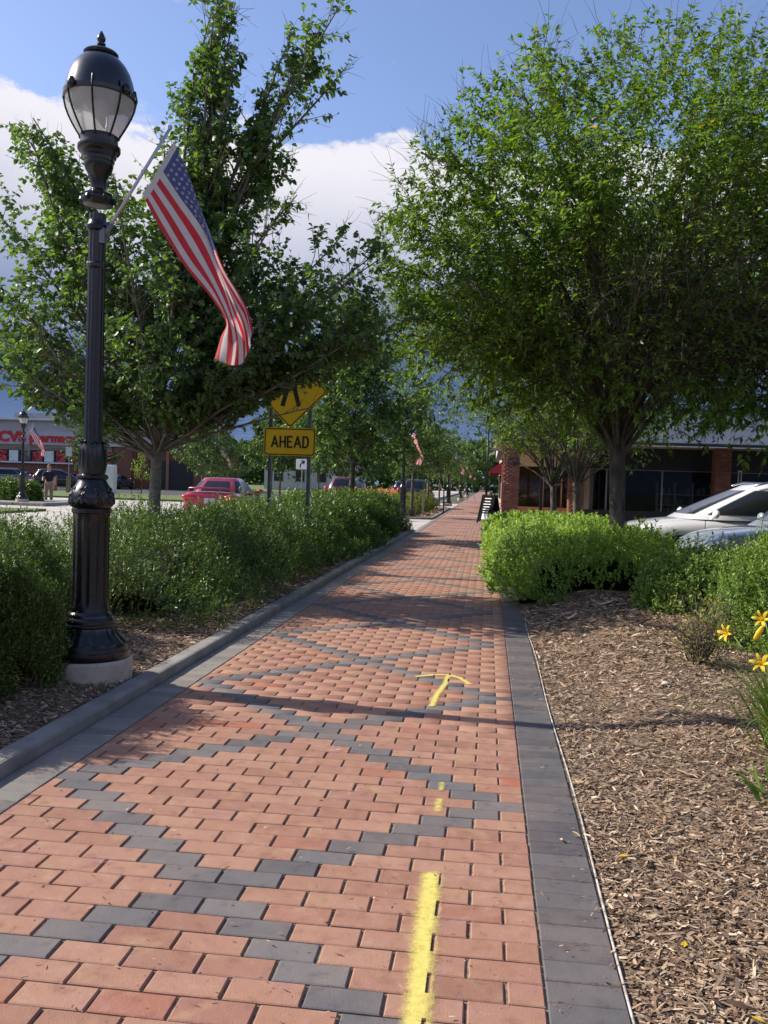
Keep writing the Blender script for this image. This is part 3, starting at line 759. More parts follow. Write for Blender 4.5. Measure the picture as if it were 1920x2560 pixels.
def make_tree(loc, label, trunk, tr, limbs, seed, spec, lm, bark, group=None, name='tree'):
    """trunk: list of points; limbs: (start height idx, dir, length, r); spec: dict of sub-branching"""
    g = np.random.default_rng(seed); t = thing(name, loc, label, 'tree', group)
    tb = Tubes(); tb.add(trunk[0], trunk[1], 14); tb.build('trunk', bark, t)
    br = Tubes(); LP, LD, LN = [], [], []
    def twig(P, dens):
        seg = np.linalg.norm(np.diff(P, axis=0), axis=1).sum(); n = max(2, int(seg*dens))
        u = np.sort(g.random(n))*.95+.05; x = u*(len(P)-1); i = np.minimum(x.astype(int), len(P)-2); f = (x-i)[:, None]
        pos = P[i]*(1-f)+P[i+1]*f; d = unit(P[i+1]-P[i])
        s_ = g.normal(0, 1, (n, 3)); s_[:, 2] *= spec.get('flat', .5); s_ = unit(s_-d*(s_*d).sum(1)[:, None])
        ld = unit(d*spec.get('fwd', .6)+s_+np.array([0, 0, -spec.get('droop', .2)]))
        nn = unit(g.normal(0, spec.get('njit', .5), (n, 3))+np.array([0, 0, 1.]))
        LP.append(pos); LD.append(ld); LN.append(nn)
    def inside(q, k):
        if not spec.get('env'): return True
        for (cx, cy, cz, rx, ry, rz, tl) in spec['env']:
            x, y, z = q[0]-cx, q[1]-cy, q[2]-cz; ct, st_ = math.cos(tl), math.sin(tl); a = x*ct+z*st_; b = -x*st_+z*ct
            if (a/rx)**2+(y/ry)**2+(b/rz)**2 < k: return True
        return False
    for (p, d, L, r, *cv) in limbs:
        P, _ = branch(g, p, d, L, 9, spec.get('wob', .07), spec.get('pull', (0, 0, .25)), cv[0] if cv else None)
        if spec.get('env'):
            ok_ = [i for i in range(10) if inside(P[i], 1.12)]
            if ok_ and ok_[-1] < 9:
                m_ = max(ok_[-1], 2)/9; xs_ = np.linspace(0, m_*9, 10); i_ = np.minimum(xs_.astype(int), 8); f_ = (xs_-i_)[:, None]; P = P[i_]*(1-f_)+P[i_+1]*f_; L = L*m_
        R = np.linspace(r, .006, 10)**1.0; br.add(P, R, 7)
        n2 = int(L*spec['n2'])
        for a in range(n2):
            u = spec.get('u0', .22)+(1-spec.get('u0', .22))*(a+g.random())/n2; x = u*9; i = min(int(x), 8); q = P[i]*(1-(x-i))+P[i+1]*(x-i)
            if a and not inside(q, .95) and q[2] > 2.4: continue
            dd = unit(P[i+1]-P[i]); l2 = spec['l2']*(1.1-spec.get('tip', .75)*u)*g.uniform(.6, 1.25)
            P2, _ = branch(g, q, perp(g, dd, g.uniform(*spec['a2'])), l2, 5, .12, spec.get('pull2', (0, 0, .1)))
            if not inside(P2[-1], 1.0):
                xs_ = np.linspace(0, 2.6, 6); i_ = xs_.astype(int); f_ = (xs_-i_)[:, None]; P2 = P2[i_]*(1-f_)+P2[i_+1]*f_
            br.add(P2, np.linspace(max(.004, r*.33*(1-u)+.004), .0025, 6), 4)
            n3 = max(2, int(l2*spec['n3']))
            for b in range(n3):
                u3 = .12+.88*(b+g.random())/n3; x3 = u3*5; i3 = min(int(x3), 4); q3 = P2[i3]*(1-(x3-i3))+P2[i3+1]*(x3-i3)
                d3 = unit(P2[i3+1]-P2[i3]); l3 = spec['l3']*g.uniform(.5, 1.3)
                if not inside(q3, 1.05) and g.random() < .93: continue
                P3, _ = branch(g, q3, perp(g, d3, g.uniform(.4, 1.1)), l3, 3, .15, spec.get('pull3', (0, 0, 0)))
                br.add(P3, np.linspace(.0028, .0012, 4), 3); twig(P3, spec['dens'])
            twig(P2[2:], spec['dens']*.8)
        twig(P[5:], spec['dens']*.7)
    for (cx, cy, cz, rx, ry, rz, tl, nf) in spec.get('fill', []):      # side shoots that round the crown out
        for _ in range(nf):
            q = unit(g.normal(0, 1, 3)); rr = g.uniform(.35, 1.0)**.45; bumps = 1+.22*(vnoise(q*3.1+seed)-.5)*2
            p = np.array([cx+q[0]*rx*rr*bumps, cy+q[1]*ry*rr*bumps, cz+q[2]*rz*rr*bumps])
            if not inside(p, .97): continue
            P3, _ = branch(g, p, unit(q*.8+g.normal(0, .5, 3)+np.array([0, 0, .25])), spec['l3']*g.uniform(.8, 1.7), 3, .15, spec.get('pull3', (0, 0, 0)))
            br.add(P3, np.linspace(.0035, .0012, 4), 3); twig(P3, spec['dens'])
    P, D, N = (np.concatenate(q) for q in (LP, LD, LN))
    if spec.get('env'):            # natural outline: lumpy ellipsoids the shoots rarely grow out of
        keep = np.zeros(len(P), bool); nz = (vnoise(P+seed, 1.5)-.5)*.55+(vnoise(P-seed, 3.6)-.5)*.35
        for (cx, cy, cz, rx, ry, rz, tl) in spec['env']:
            q = P-np.array([cx, cy, cz]); ct, st_ = math.cos(tl), math.sin(tl); a = q[:, 0]*ct+q[:, 2]*st_; b = -q[:, 0]*st_+q[:, 2]*ct
            keep |= (a/rx)**2+(q[:, 1]/ry)**2+(b/rz)**2 < (1+nz)
        keep |= g.random(len(P)) < spec.get('stray', .03)
        hole = spec.get('holes', 0)
        if hole: keep &= ~((vnoise(P+31+seed, 1.9) < hole) & (g.random(len(P)) < .85))
        for (cx, cz, rx, rz, ymax) in spec.get('hollow', []):
            keep &= ~((((P[:, 0]-cx)/rx)**2+((P[:, 2]-cz)/rz)**2 < .75+.7*vnoise(P-7, 2.2)) & (P[:, 1] < ymax) & (g.random(len(P)) < .72))
        P, D, N = P[keep], D[keep], N[keep]
    n = len(P)
    br.build('branches', bark, t)['kind'] = 'stuff'
    L = spec['leaf'][0]*g.uniform(.65, 1.25, n); W = L*spec['leaf'][1]*g.uniform(.85, 1.15, n)
    leaves('crown', P, D, N, L, W, lm, t, round_=spec.get('round', False), kind='stuff', droop=spec.get('ldroop', .15), fold=.16)
    return t, n
LF1 = leaf_mat('elm_leaves', [(0., (0.052, 0.098, 0.038)), (.5, (0.095, 0.165, 0.060)), (.85, (0.14, 0.22, 0.075)), (1., (0.21, 0.29, 0.10))], trans=.38, tint=(1.5, 1.7, .5))
LF2 = leaf_mat('zelkova_leaves', [(0., (0.056, 0.108, 0.027)), (.5, (0.105, 0.180, 0.040)), (.85, (0.160, 0.245, 0.052)), (.985, (0.22, 0.30, 0.07)), (1., (0.450, 0.250, 0.075))], trans=.45, tint=(1.6, 1.75, .4))
LF3 = leaf_mat('far_leaves', [(0., (0.035, 0.073, 0.025)), (.5, (0.062, 0.119, 0.037)), (1., (0.112, 0.175, 0.050))], trans=.32)
LF4 = leaf_mat('yellow_green_leaves', [(0., (.14, .22, .03)), (1., (.26, .34, .05))], trans=.4)

def vec(px, py): return np.array([px, 0, py])
# left tree: slim trunk, open crown with long upright shoots
g = np.random.default_rng(5)
T1 = (-3.72, 9.5, .08)
trunkP = np.array([(0, 0, -.1), (0, 0, .5), (.02, 0, 1.2), (.03, .01, 1.9), (.05, 0, 2.6), (.08, .02, 3.4), (.10, 0, 4.3)])
trunkR = np.array([.085, .07, .062, .056, .05, .042, .025])
L1 = []
targets = [((2.4, 0, 2.75), 1.7), ((2.2, .3, 2.55), 1.6), ((2.3, -.3, 2.8), 1.75), ((1.9, .2, 6.8), 2.7), ((1.4, -.2, 6.6), 2.8), ((2.1, -.2, 6.1), 2.6), ((1.25, .2, 5.9), 2.4), ((2.0, .1, 6.5), 3.2), ((2.5, .1, 3.5), 1.9), ((2.3, -.5, 3.6), 1.8), ((2.4, .4, 3.1), 1.7), ((1.9, -.6, 2.5), 1.5), ((2.0, .5, 2.6), 1.55), ((.4, .9, 2.2), 1.45), ((-.5, -.9, 2.2), 1.4), ((.5, -.9, 2.2), 1.45), ((-1.4, .5, 2.2), 1.4), ((-1.3, -.6, 2.3), 1.45), ((.55, .1, 6.9), 2.6), ((.85, -.3, 6.3), 2.5), ((1.0, .3, 6.1), 2.2), ((.25, -.3, 6.2), 2.8), ((1.75, 0, 6.0), 2.6), ((2.05, .3, 5.9), 2.6), ((1.6, -.5, 6.5), 2.7), ((1.5, .4, 5.3), 2.4), ((1.1, .9, 5.4), 2.4),
           ((-1.3, .2, 5.0), 2.2), ((-1.7, -.5, 4.9), 2.1), ((-1.0, .7, 5.3), 2.5), ((-.6, -.8, 5.4), 2.6), ((-2.1, .3, 4.3), 2.0), ((-2.4, -.3, 3.9), 1.9), ((-1.9, .9, 3.9), 1.8), ((-.2, .9, 5.2), 2.6), ((-1.4, -1.0, 4.3), 2.),
           ((1.3, .3, 3.7), 1.9), ((1.4, -.7, 4.1), 2.2), ((1.2, .9, 3.4), 1.8), ((2.3, .2, 3.75), 1.75), ((2.0, .6, 3.3), 1.7), ((1.9, -.4, 2.9), 1.6), ((.9, -1.1, 3.3), 1.8), ((.8, 1.2, 3.8), 2.), ((0, 1.5, 4.0), 2.1), ((0, -1.4, 4.0), 2.),
           ((-2.3, 0, 3.1), 1.6), ((-2.2, .7, 2.6), 1.5), ((-2.0, -.6, 2.7), 1.5), ((-1.2, -1.2, 2.8), 1.5), ((-1.2, 1.2, 2.7), 1.5), ((-1.3, 0, 3.6), 1.8), ((.5, -.6, 4.8), 2.4), ((.4, .6, 4.9), 2.4), ((-.5, 0, 4.6), 2.3),
           ((1.0, -.8, 2.5), 1.5), ((1.1, .8, 2.4), 1.5), ((-.9, -.5, 2.45), 1.45), ((.2, -1.3, 2.6), 1.5), ((1.6, .1, 2.35), 1.5), ((-1.9, .1, 2.15), 1.45), ((2.35, -.2, 2.9), 1.5), ((.2, 1.2, 2.5), 1.5), ((-.6, .9, 2.4), 1.5), ((.6, .2, 2.3), 1.5),
           ((-.3, -.9, 3.3), 1.7), ((.4, .9, 3.1), 1.7), ((.9, 0, 4.3), 2.2)]
for (q, h) in targets:
    s0 = np.array([.03+.02*(h-1.5), 0, h]); d = np.array(q)-s0; L = np.linalg.norm(d)
    L1.append((s0, unit(d)+np.array([0, 0, -.10]), L*1.02, .010+.006*L))
ENV1 = [(.05, 0, 3.45, 1.85, 1.7, 1.45, 0), (-1.25, .1, 4.35, .85, 1.0, .95, .2), (.44, 0, 5.45, .46, .8, 1.55, .0), (1.55, 0, 5.45, .42, .7, 1.55, -.42), (.6, 0, 4.1, 1.1, 1.2, .85, 0), (1.85, 0, 3.35, .80, .9, .62, .35), (-.35, 0, 2.50, 1.9, 1.6, .80, 0), (1.55, 0, 2.90, 1.2, .9, .66, 0), (-1.8, 0, 3.2, 1.0, 1., 1.1, 0)]
spec1 = dict(env=ENV1, stray=.035, holes=.33, fill=[(1.6, 0, 2.95, 1.0, .7, .42, 0, 170)], n2=8.5, l2=.72, a2=(.35, .9), n3=11, l3=.25, dens=42, leaf=(.064, .68), round=True, wob=.06, pull=(0, 0, .22), pull2=(0, 0, .35), pull3=(0, 0, .15), flat=.8, fwd=.45, droop=.25, njit=.7, u0=.12)
t_, n_ = make_tree(T1, 'nearest tree on the left, rising behind the flag with long leafy shoots', (trunkP, trunkR), 0, L1, 5, spec1, LF1, M_barkL, 'trees left of the path')
print('T1 leaves', n_)

def zelk(loc, label, seed, scale=1., rx=3.1, group='spreading trees right of the path', nl=34, spec=None, leafm=None, top=5.3, fork=1.75, tilt=(0, 0), env=None, fill=None, holes=0, hollow=[]):
    g = np.random.default_rng(seed); S = scale
    f = fork*S
    P = np.array([(0, 0, -.15), (0, 0, .3*S), (-.02*S, 0, .8*S), (-.05*S, 0, f)]); R = np.array([.13, .10, .090, .098])*S
    L = []
    for i in range(nl):
        a = 2*math.pi*(i*.618034 % 1)+g.uniform(-.2, .2); q = (i+.5)/nl; ph = rad(5+38*q**.9)
        d = np.array([math.sin(ph)*math.cos(a), math.sin(ph)*math.sin(a), math.cos(ph)])
        Lh = (top*.80*(1-q*.45) + rx*.35*q)*S*g.uniform(.88, 1.06)
        s0 = np.array([-.05*S+.06*S*math.cos(a), .06*S*math.sin(a), f+g.uniform(-.12, .35)*S])
        d = d+np.array([tilt[0], tilt[1], 0.])*.1
        L.append((s0, d, Lh, (.036-.012*q)*S, (math.cos(a)*(.25+1.0*q), math.sin(a)*(.25+1.0*q), -.1)))
    sp = spec or dict(tip=.45, n2=7.6, l2=1.05*S, a2=(.35, .95), n3=10, l3=.32*S, dens=44/S, leaf=(.070*S, .46), wob=.055, pull=(0, 0, -.10), pull2=(0, 0, .05), pull3=(0, 0, -.06), flat=.32, fwd=.7, droop=.22, njit=.35, u0=.24, ldroop=.15)
    if env: sp = dict(sp, env=env, stray=.006, fill=fill or [], holes=holes, hollow=hollow)
    return make_tree(loc, label, (P, R), 0, L, seed, sp, leafm or LF2, M_bark, group)
t_, n_ = zelk((1.60, 11.0, .10), 'large vase-shaped tree with many limbs in the bright green hedge', 21, 1.0, nl=46, env=[(.10, 0, 4.25, 3.2, 2.9, 2.30, 0), (-.9, 0, 3.3, 2.1, 2.4, 1.25, .25), (.4, 0, 2.9, 3.0, 2.4, 1.25, -.1)], fill=[(.10, 0, 4.25, 3.1, 2.8, 2.20, 0, 3300), (-.3, 0, 2.9, 2.6, 2.2, 1.0, 0, 400), (.9, 0, 2.7, 2.2, 2.0, .75, 0, 320)], holes=.20, hollow=[(.7, 3.25, 1.5, .85, .3)])
print('R1 leaves', n_)
coarse = lambda S, k: dict(n2=5, l2=1.1*S, a2=(.35, .95), n3=7, l3=.4*S, dens=k/S, leaf=(.115*S, .42), wob=.06, pull=(0, 0, -.05), pull2=(0, 0, .05), pull3=(0, 0, -.06), flat=.4, fwd=.7, droop=.25, njit=.45, u0=.25, ldroop=.15)
zelk((5.0, 11.6, -.1), 'tree filling the upper right edge, trunk out of sight', 22, 1.08, nl=34, spec=dict(coarse(1., 26), l2=1.15, n2=6, n3=7), env=[(0, 0, 3.9, 3.2, 2.9, 2.4, 0)], fill=[(0, 0, 3.9, 3.1, 2.8, 2.25, 0, 1000)])
zelk((1.83, 18.3, .05), 'second vase-shaped tree, between the big tree and the brick column', 23, .80, nl=26, spec=coarse(.8, 15), rx=3., env=[(0, .3, 3.4, 2.7, 1.9, 1.9, 0)], fill=[(0, .3, 3.3, 2.6, 1.8, 1.6, 0, 420)])
zelk((1.60, 21.5, .05), 'third vase-shaped tree, nearest the corner brick column', 24, .76, nl=28, spec=coarse(.8, 17), rx=3.6, fork=1.7, env=[(-.1, 0, 3.9, 3.4, 3., 1.85, 0)], fill=[(-.1, 0, 3.8, 3.3, 2.9, 1.6, 0, 700)])

def left_tree(loc, label, seed, H=5.6, R=1.9, leaf=.10, n=34, m=None, th=1.9, group='trees left of the path', dens=24, bark=None, n2=6, fill=0):
    g = np.random.default_rng(seed); P = np.array([(0, 0, -.1), (0, 0, th*.5), (.03, 0, th), (0, .02, H*.6), (0, 0, H*.85)]); Rr = np.array([.075, .06, .055, .035, .015])*H/5.6
    L = []
    for i in range(n):
        a = i*2.39996; q = (i+.5)/n; h = th*.85+(H*.78-th)*q; ph = rad(82-60*q)*g.uniform(.85, 1.1)
        rr = R*(1-.72*q**1.8)*g.uniform(.75, 1.15)
        L.append((np.array([0, 0, h]), np.array([math.sin(ph)*math.cos(a), math.sin(ph)*math.sin(a), math.cos(ph)]), rr if q < .85 else rr*1.8, .02))
    sp = dict(n2=n2, l2=.75*H/5.6, a2=(.4, 1.0), n3=7, l3=.32*H/5.6, dens=dens, leaf=(leaf, .6), wob=.09, pull=(0, 0, .25), pull2=(0, 0, .3), pull3=(0, 0, 0), flat=.7, fwd=.4, droop=.3, njit=.7, u0=.1)
    if fill: sp['fill'] = [(0, 0, th*.9+(H-th*.9)*.48, R*.95, R*.95, (H-th*.8)*.5, 0, fill)]
    return make_tree(loc, label, (P, Rr), 0, L, seed, sp, m or LF1, bark or M_bark, group)
left_tree((-3.15, 20.2, .05), 'second tree on the left, just right of the yellow sign', 31, 5.9, 1.85, .10, 44, dens=30, n2=8, fill=420)
left_tree((-2.95, 34.5, .05), 'third tree on the left, behind the lamp with the red flag', 32, 5.7, 1.6, .13, 38, dens=20, n2=7, fill=260)
left_tree((-2.9, 43., .05), 'fourth tree on the left, past the second planting bed', 33, 4.8, 1.7, .15, 26, dens=13)
left_tree((-2.9, 53., .0), 'fifth tree on the left, beside the third lamp', 34, 5.2, 2.0, .18, 24, dens=10)
left_tree((-2.9, 68., .0), 'sixth tree on the left, low against the storm cloud', 35, 5.4, 2.2, .22, 22, dens=8)
left_tree((-2.9, 90., -.06), 'distant tree at the far end of the left row', 36, 5.5, 2.6, .28, 20, dens=7)
left_tree((-2.9, 116., -.06), 'most distant tree of the left row', 37, 6.2, 3.0, .35, 18, dens=6)
# across the street
far = [((-24.4, 60., 0), 'small yellow-green young tree on the verge by the white box', 3.2, 1.1, .13, LF4, 18),
       ((-16.5, 49.5, 0), 'round mid-green tree across the street, left of the sign', 4.9, 2.2, .19, LF3, 30),
       ((-17.8, 57., 0), 'bushy tree across the street, behind the nearest trunk', 5.2, 2.4, .21, LF3, 28),
       ((-17.5, 73., 0), 'darker tree behind the flag across the street', 7.5, 3.4, .28, LF3, 28),
       ((-16.5, 85., 0), 'tall tree in the gap between sign and second left tree', 8., 3.6, .32, LF3, 28),
       ((-29.2, 62., 0), 'green tree hiding the end of the pharmacy sign', 5.6, 2.5, .22, LF3, 30),
       ((-16.8, 100., 0), 'tree across the street far along, left of the lamp', 9., 4.2, .36, LF3, 26),
       ((-16.8, 122., 0), 'far tree across the street beyond the parked cars', 9., 4.5, .40, LF3, 24),
       ((-15.2, 150., 0), 'remote tree where the street meets the sky', 9., 5., .5, LF3, 22),
       ((9.5, 150., -.3), 'dark evergreen far behind the street mast', 13., 4.5, .55, LF1, 26),
       ((-24., 96., 0), 'wide tree behind the brown brick wing', 9., 4.6, .38, LF3, 26)]
for i, (loc, lab, H, R, lf, m, n) in enumerate(far):
    left_tree(loc, lab, 60+i, H, R, lf, n, m, th=H*.30, group='trees across the street', dens=11 if H < 6 else 7)
# wooded skyline as one mass
g = np.random.default_rng(77); n = 26000
ang = g.uniform(-1.15, .32, n); Rr = g.uniform(205, 245, n); hh = 7.5+4.5*vnoise(np.stack([ang*22, ang*0, ang*0], -1))+2*vnoise(np.stack([ang*80, ang*0, ang*0], -1))
P = np.stack([Rr*np.sin(ang), Rr*np.cos(ang), -.3+hh*g.random(n)**.7], 1)
o = leaves('woods', P, g.normal(0, 1, (n, 3)), g.normal(0, 1, (n, 3)), 2.2*g.uniform(.6, 1.3, n), 1.5, LF3, None, kind='stuff'); o['label'] = 'belt of distant trees along the horizon'

# ------------------------------------------------------------------ hedges and shrubs
YEW = leaf_mat('yew_needles', [(0., (0.040, 0.080, 0.020)), (.45, (0.080, 0.155, 0.030)), (.85, (0.15, 0.25, 0.045)), (1., (0.26, 0.29, 0.09))], trans=.22, tint=(1.4, 1.5, .6), rough=.38)
BRT = leaf_mat('bright_hedge_leaves', [(0., (0.15, 0.25, 0.05)), (.5, (0.24, 0.37, 0.085)), (.9, (0.32, 0.46, 0.12)), (1., (0.42, 0.55, 0.20))], trans=.40, tint=(1.4, 1.45, .5))
YW2 = leaf_mat('clipped_yew_leaves', [(0., (0.085, 0.160, 0.030)), (.5, (0.150, 0.250, 0.042)), (.9, (0.215, 0.335, 0.058)), (1., (0.320, 0.43, 0.10))], trans=.28, tint=(1.5, 1.5, .5))
M_twig = mat('twig_brown', (.12, .085, .055), .9, vary=.2, vscale=30)
M_core = mat('light_block_dark', (.030, .030, .016), .95, vary=.3, vscale=20)  # dark colour of the added shell that keeps hedge interiors unlit
def hedge(name, path_pts, half, height, zf, label, cat, seed, n_shoot, shoot, leafL, leafW, m, per=12, bump=.22, group=None, top_sq=3., upright=.5, freq=2.3, stray=.10, inner=.45, loose=.0, taper=1.):
    """a planted mass along a polyline: leafy shoots grown over an uneven envelope"""
    g = np.random.default_rng(seed); PP = np.array(path_pts, float); seg = np.linalg.norm(np.diff(PP, axis=0), axis=1); cum = np.r_[0, np.cumsum(seg)]; T = cum[-1]
    t = thing(name, (PP[0][0], PP[0][1], 0), label, cat, group); org = np.array([PP[0][0], PP[0][1], 0])
    # more shoots near the camera
    s_ = g.random(n_shoot)*(T+half*1.2)-half*.6
    th = g.random(n_shoot)*math.pi*1.0
    def env(s_, th, shrink=1.):
        ss = np.clip(s_, 0, T); i = np.clip(np.searchsorted(cum, ss, 'right')-1, 0, len(seg)-1); f = (ss-cum[i])/seg[i]
        C = PP[i]*(1-f)[:, None]+PP[i+1]*f[:, None]; d = (PP[i+1]-PP[i])/seg[i][:, None]; nrm = np.stack([d[:, 1], -d[:, 0]], 1)
        over = np.clip(np.abs(s_-ss)/(half*.6), 0, 1); endf = np.sqrt(1-over**2*.85)
        c, s2 = np.cos(th), np.sin(th); k = (np.abs(c)**top_sq+np.abs(s2)**top_sq)**(-1/top_sq)
        N3 = np.stack([s_*1., c*half, s2*height], 1)
        bm = 1+bump*(vnoise(N3+seed, freq)-.5)*2+bump*.45*(vnoise(N3+9+seed, freq*2.7)-.5)*2
        r = k*bm*endf*shrink; hs = height*(1+(taper-1)*np.clip(ss/T, 0, 1))
        xy = C+nrm*(c*half*r)[:, None]+d*((s_-ss))[:, None]
        z = np.maximum(s2*hs*r, 0)
        out = np.stack([nrm[:, 0]*c/half, nrm[:, 1]*c/half, s2/height*1.], 1)
        return np.stack([xy[:, 0], xy[:, 1], z], 1), unit(out)
    shr = 1-inner*g.random(n_shoot)**2.2; P, O = env(s_, th, shr)
    if stray: 
        far_ = g.random(n_shoot) < stray; P = P+O*(far_*g.uniform(.02, .10, n_shoot))[:, None]+np.array([0, 0, 1])*(far_*g.uniform(0, .08, n_shoot))[:, None]
    P[:, 2] += zf(P[:, 0], P[:, 1])
    D = unit(O*(1-upright)+np.array([0, 0, upright])+g.normal(0, .28, (n_shoot, 3)))
    Ls = shoot*g.uniform(.5, 1.4, n_shoot)
    # the shoots' stems
    S1 = P-D*Ls[:, None]*.6; a = unit(np.cross(D, [0.3, .2, 1.]))*.0016
    V = np.stack([S1-a, S1+a, P+D*Ls[:, None]*.4], 1).reshape(-1, 3); F = np.arange(len(V)).reshape(-1, 3)
    st = mesh_np('stems', V-org, F, M_twig, t); st['kind'] = 'stuff'
    u = (np.arange(per)+.5)/per; u = np.broadcast_to(u, (n_shoot, per))+g.uniform(-.04, .04, (n_shoot, per))
    pos = S1[:, None]+D[:, None]*(Ls[:, None]*u)[..., None]
    s0 = g.normal(0, 1, (n_shoot, per, 3)); dd = np.broadcast_to(D[:, None], s0.shape); s0 = unit(s0-dd*(s0*dd).sum(-1, keepdims=True))
    ld = unit(dd*.75+s0); nn = unit(dd-ld*(ld*dd).sum(-1, keepdims=True))+g.normal(0, .25, s0.shape)
    q = n_shoot*per; LL = leafL*g.uniform(.6, 1.25, q)*np.repeat(np.clip(P[:, 1]/9., 1, 1.9), per); 
    lo = leaves('foliage', pos.reshape(-1, 3)-org, ld.reshape(-1, 3), nn.reshape(-1, 3), LL, LL*leafW, m, t, kind='stuff', fold=.12)
    # dark shell in place of the branch mass, added to block light inside
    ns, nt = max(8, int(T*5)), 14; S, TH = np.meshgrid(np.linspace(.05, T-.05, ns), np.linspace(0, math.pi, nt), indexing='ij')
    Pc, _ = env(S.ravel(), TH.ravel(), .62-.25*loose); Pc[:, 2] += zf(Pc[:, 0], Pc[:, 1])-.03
    i = (np.arange(ns-1)[:, None]*nt+np.arange(nt-1)[None]).ravel(); mesh_np('light_block_core', Pc-org, np.stack([i, i+1, i+nt+1, i+nt], 1), M_core, t, smooth=True)
    return t
zl = lambda x, y: zL(x, y)
hedge('hedge', [(-3.50, 7.2), (-3.42, 12), (-3.4, 18), (-3.35, 23.6)], 1.04, .72, zl, 'long dark green yew hedge between the kerb and the street', 'hedge', 41, 32000, .16, .032, .36, YEW, per=12, bump=.34, freq=1.9, stray=.4, upright=.62, inner=.35)
hedge('shrub', [(-4.75, 6.4), (-4.0, 6.15), (-3.45, 6.1)], .55, .82, zl, 'light green yew shrub behind the lamp post, at the hedge end', 'shrub', 42, 7500, .17, .028, .36, YEW, per=13, bump=.3, freq=2.6, stray=.3, upright=.6)
hedge('shrub', [(-3.1, 4.74), (-2.74, 4.64)], .42, .66, zl, 'dark yew shrub in front of the lamp at the left edge', 'shrub', 43, 8500, .15, .024, .34, YEW, per=15, bump=.34, freq=3.2, stray=.3, upright=.5)
hedge('shrub', [(-2.95, 4.15), (-2.75, 4.0)], .32, .62, zl, 'low dark yew shrub overhanging the kerb in the lower left corner', 'shrub', 44, 4600, .14, .022, .34, YEW, per=15, bump=.3, freq=3.2, stray=.3, upright=.35)
hedge('hedge', [(-3.8, 33.8), (-3.6, 40), (-3.7, 48)], .85, .62, lambda x, y: .05+0*x, 'yellowish green shrubs in the second bed past the apron', 'hedge', 45, 2600, .22, .06, .4, leaf_mat('olive_leaves', [(0., (.06, .09, .02)), (1., (.17, .20, .05))]), per=9, bump=.4, freq=1.1)
zr = lambda x, y: zR(x, y)*(y < 9.6)+.10*(y >= 9.6)
hedge('hedge', [(1.22, 10.0), (1.26, 14), (1.25, 20), (1.2, 26)], 1.16, .73, lambda x, y: .10+0*x, 'bright green leafy hedge right of the path, under the trees', 'hedge', 51, 26000, .12, .036, .55, BRT, per=11, taper=.45, bump=.13, freq=1.8, stray=.12, upright=.45, top_sq=3.4)
hedge('hedge', [(2.1, 8.9), (2.9, 8.2), (4.6, 7.5)], .80, .67, lambda x, y: .12+0*x, 'darker clipped hedge in front of the parked cars', 'hedge', 52, 12000, .11, .030, .45, YW2, per=11, bump=.12, freq=1.8, stray=.12, upright=.45)
hedge('shrub', [(2.32, 7.25), (2.7, 6.85), (3.4, 6.4)], .62, .84, lambda x, y: .14+0*x, 'yellow-green clipped shrub at the right edge behind the lilies', 'shrub', 53, 11000, .11, .026, .45, YW2, per=12, bump=.14, freq=2.4, stray=.15, upright=.4)
hedge('shrub', [(-21.2, 36.8), (-19.9, 36.6)], .55, .85, lambda x, y: -.02+0*x, 'clipped dark bush on the kerbed island by the standing person', 'shrub', 54, 1500, .2, .07, .35, YEW, per=9, bump=.12, upright=.6)
hedge('shrub', [(-15.2, 47.9), (-12.9, 47.7)], .6, .55, lambda x, y: -.02+0*x, 'low brownish shrubs on the verge left of the red saloon', 'shrub', 55, 500, .2, .08, .3, leaf_mat('dry_leaves', [(0., (.10, .09, .04)), (1., (.22, .19, .09))]), per=8)
#MARK3
# ------------------------------------------------------------------ road signs
M_yel = mat('sign_yellow', (.80, .50, .015), .45, spec=.4, vary=.03, vscale=2)
M_sblk = mat('sign_black', (.012, .012, .012), .5)
M_post = mat('sign_post_steel', (.30, .33, .34), .5, metal=.5, vary=.15, vscale=12)
def rrect(w, h, r, n=5):
    P = []
    for cx, cy, a0 in ((w/2-r, h/2-r, 0), (-w/2+r, h/2-r, 90), (-w/2+r, -h/2+r, 180), (w/2-r, -h/2+r, 270)):
        for i in range(n+1):
            a = rad(a0+90*i/n); P.append((cx+r*math.cos(a), cy+r*math.sin(a)))
    return P
def plate(mb, P, y0, y1, M=None, c=(0, 0, 0)):
    """prism from outline P in the xz plane between y0 (front) and y1"""
    n = len(P); M = M or Matrix.Identity(3)
    V = [M @ Vector((x, y0, z)) + Vector(c) for x, z in P] + [M @ Vector((x, y1, z)) + Vector(c) for x, z in P]
    return mb.add(V, [tuple(range(n)), tuple(range(2*n-1, n-1, -1))] + [(i, i+n, (i+1) % n+n, (i+1) % n) for i in range(n)])
def frame(mb, P, Q, y, c=(0, 0, 0), M=None):
    n = len(P); M = M or Matrix.Identity(3)
    V = [M @ Vector((x, y, z)) + Vector(c) for x, z in P] + [M @ Vector((x, y, z)) + Vector(c) for x, z in Q]
    return mb.add(V, [(i, (i+1) % n, (i+1) % n+n, i+n) for i in range(n)])
def strokes(mb, S, w, y, c):
    """flat letter strokes: list of polylines in xz"""
    for pl in S:
        for (x0, z0), (x1, z1) in zip(pl[:-1], pl[1:]):
            d = Vector((x1-x0, 0, z1-z0)); L = d.length; d.normalize(); s = Vector((d.z, 0, -d.x))*w/2; e = d*w*.35
            a, b = Vector((x0, 0, z0))-e, Vector((x1, 0, z1))+e; o = Vector((c[0], c[1]+y, c[2]))
            mb.add([a-s+o, b-s+o, b+s+o, a+s+o], [(0, 1, 2, 3)])
SY = 12.5
sg = thing('road_sign', (-2.87, SY, .06), 'yellow warning sign: diamond over an AHEAD plaque on two steel posts', 'road sign')
rz = rad(4)
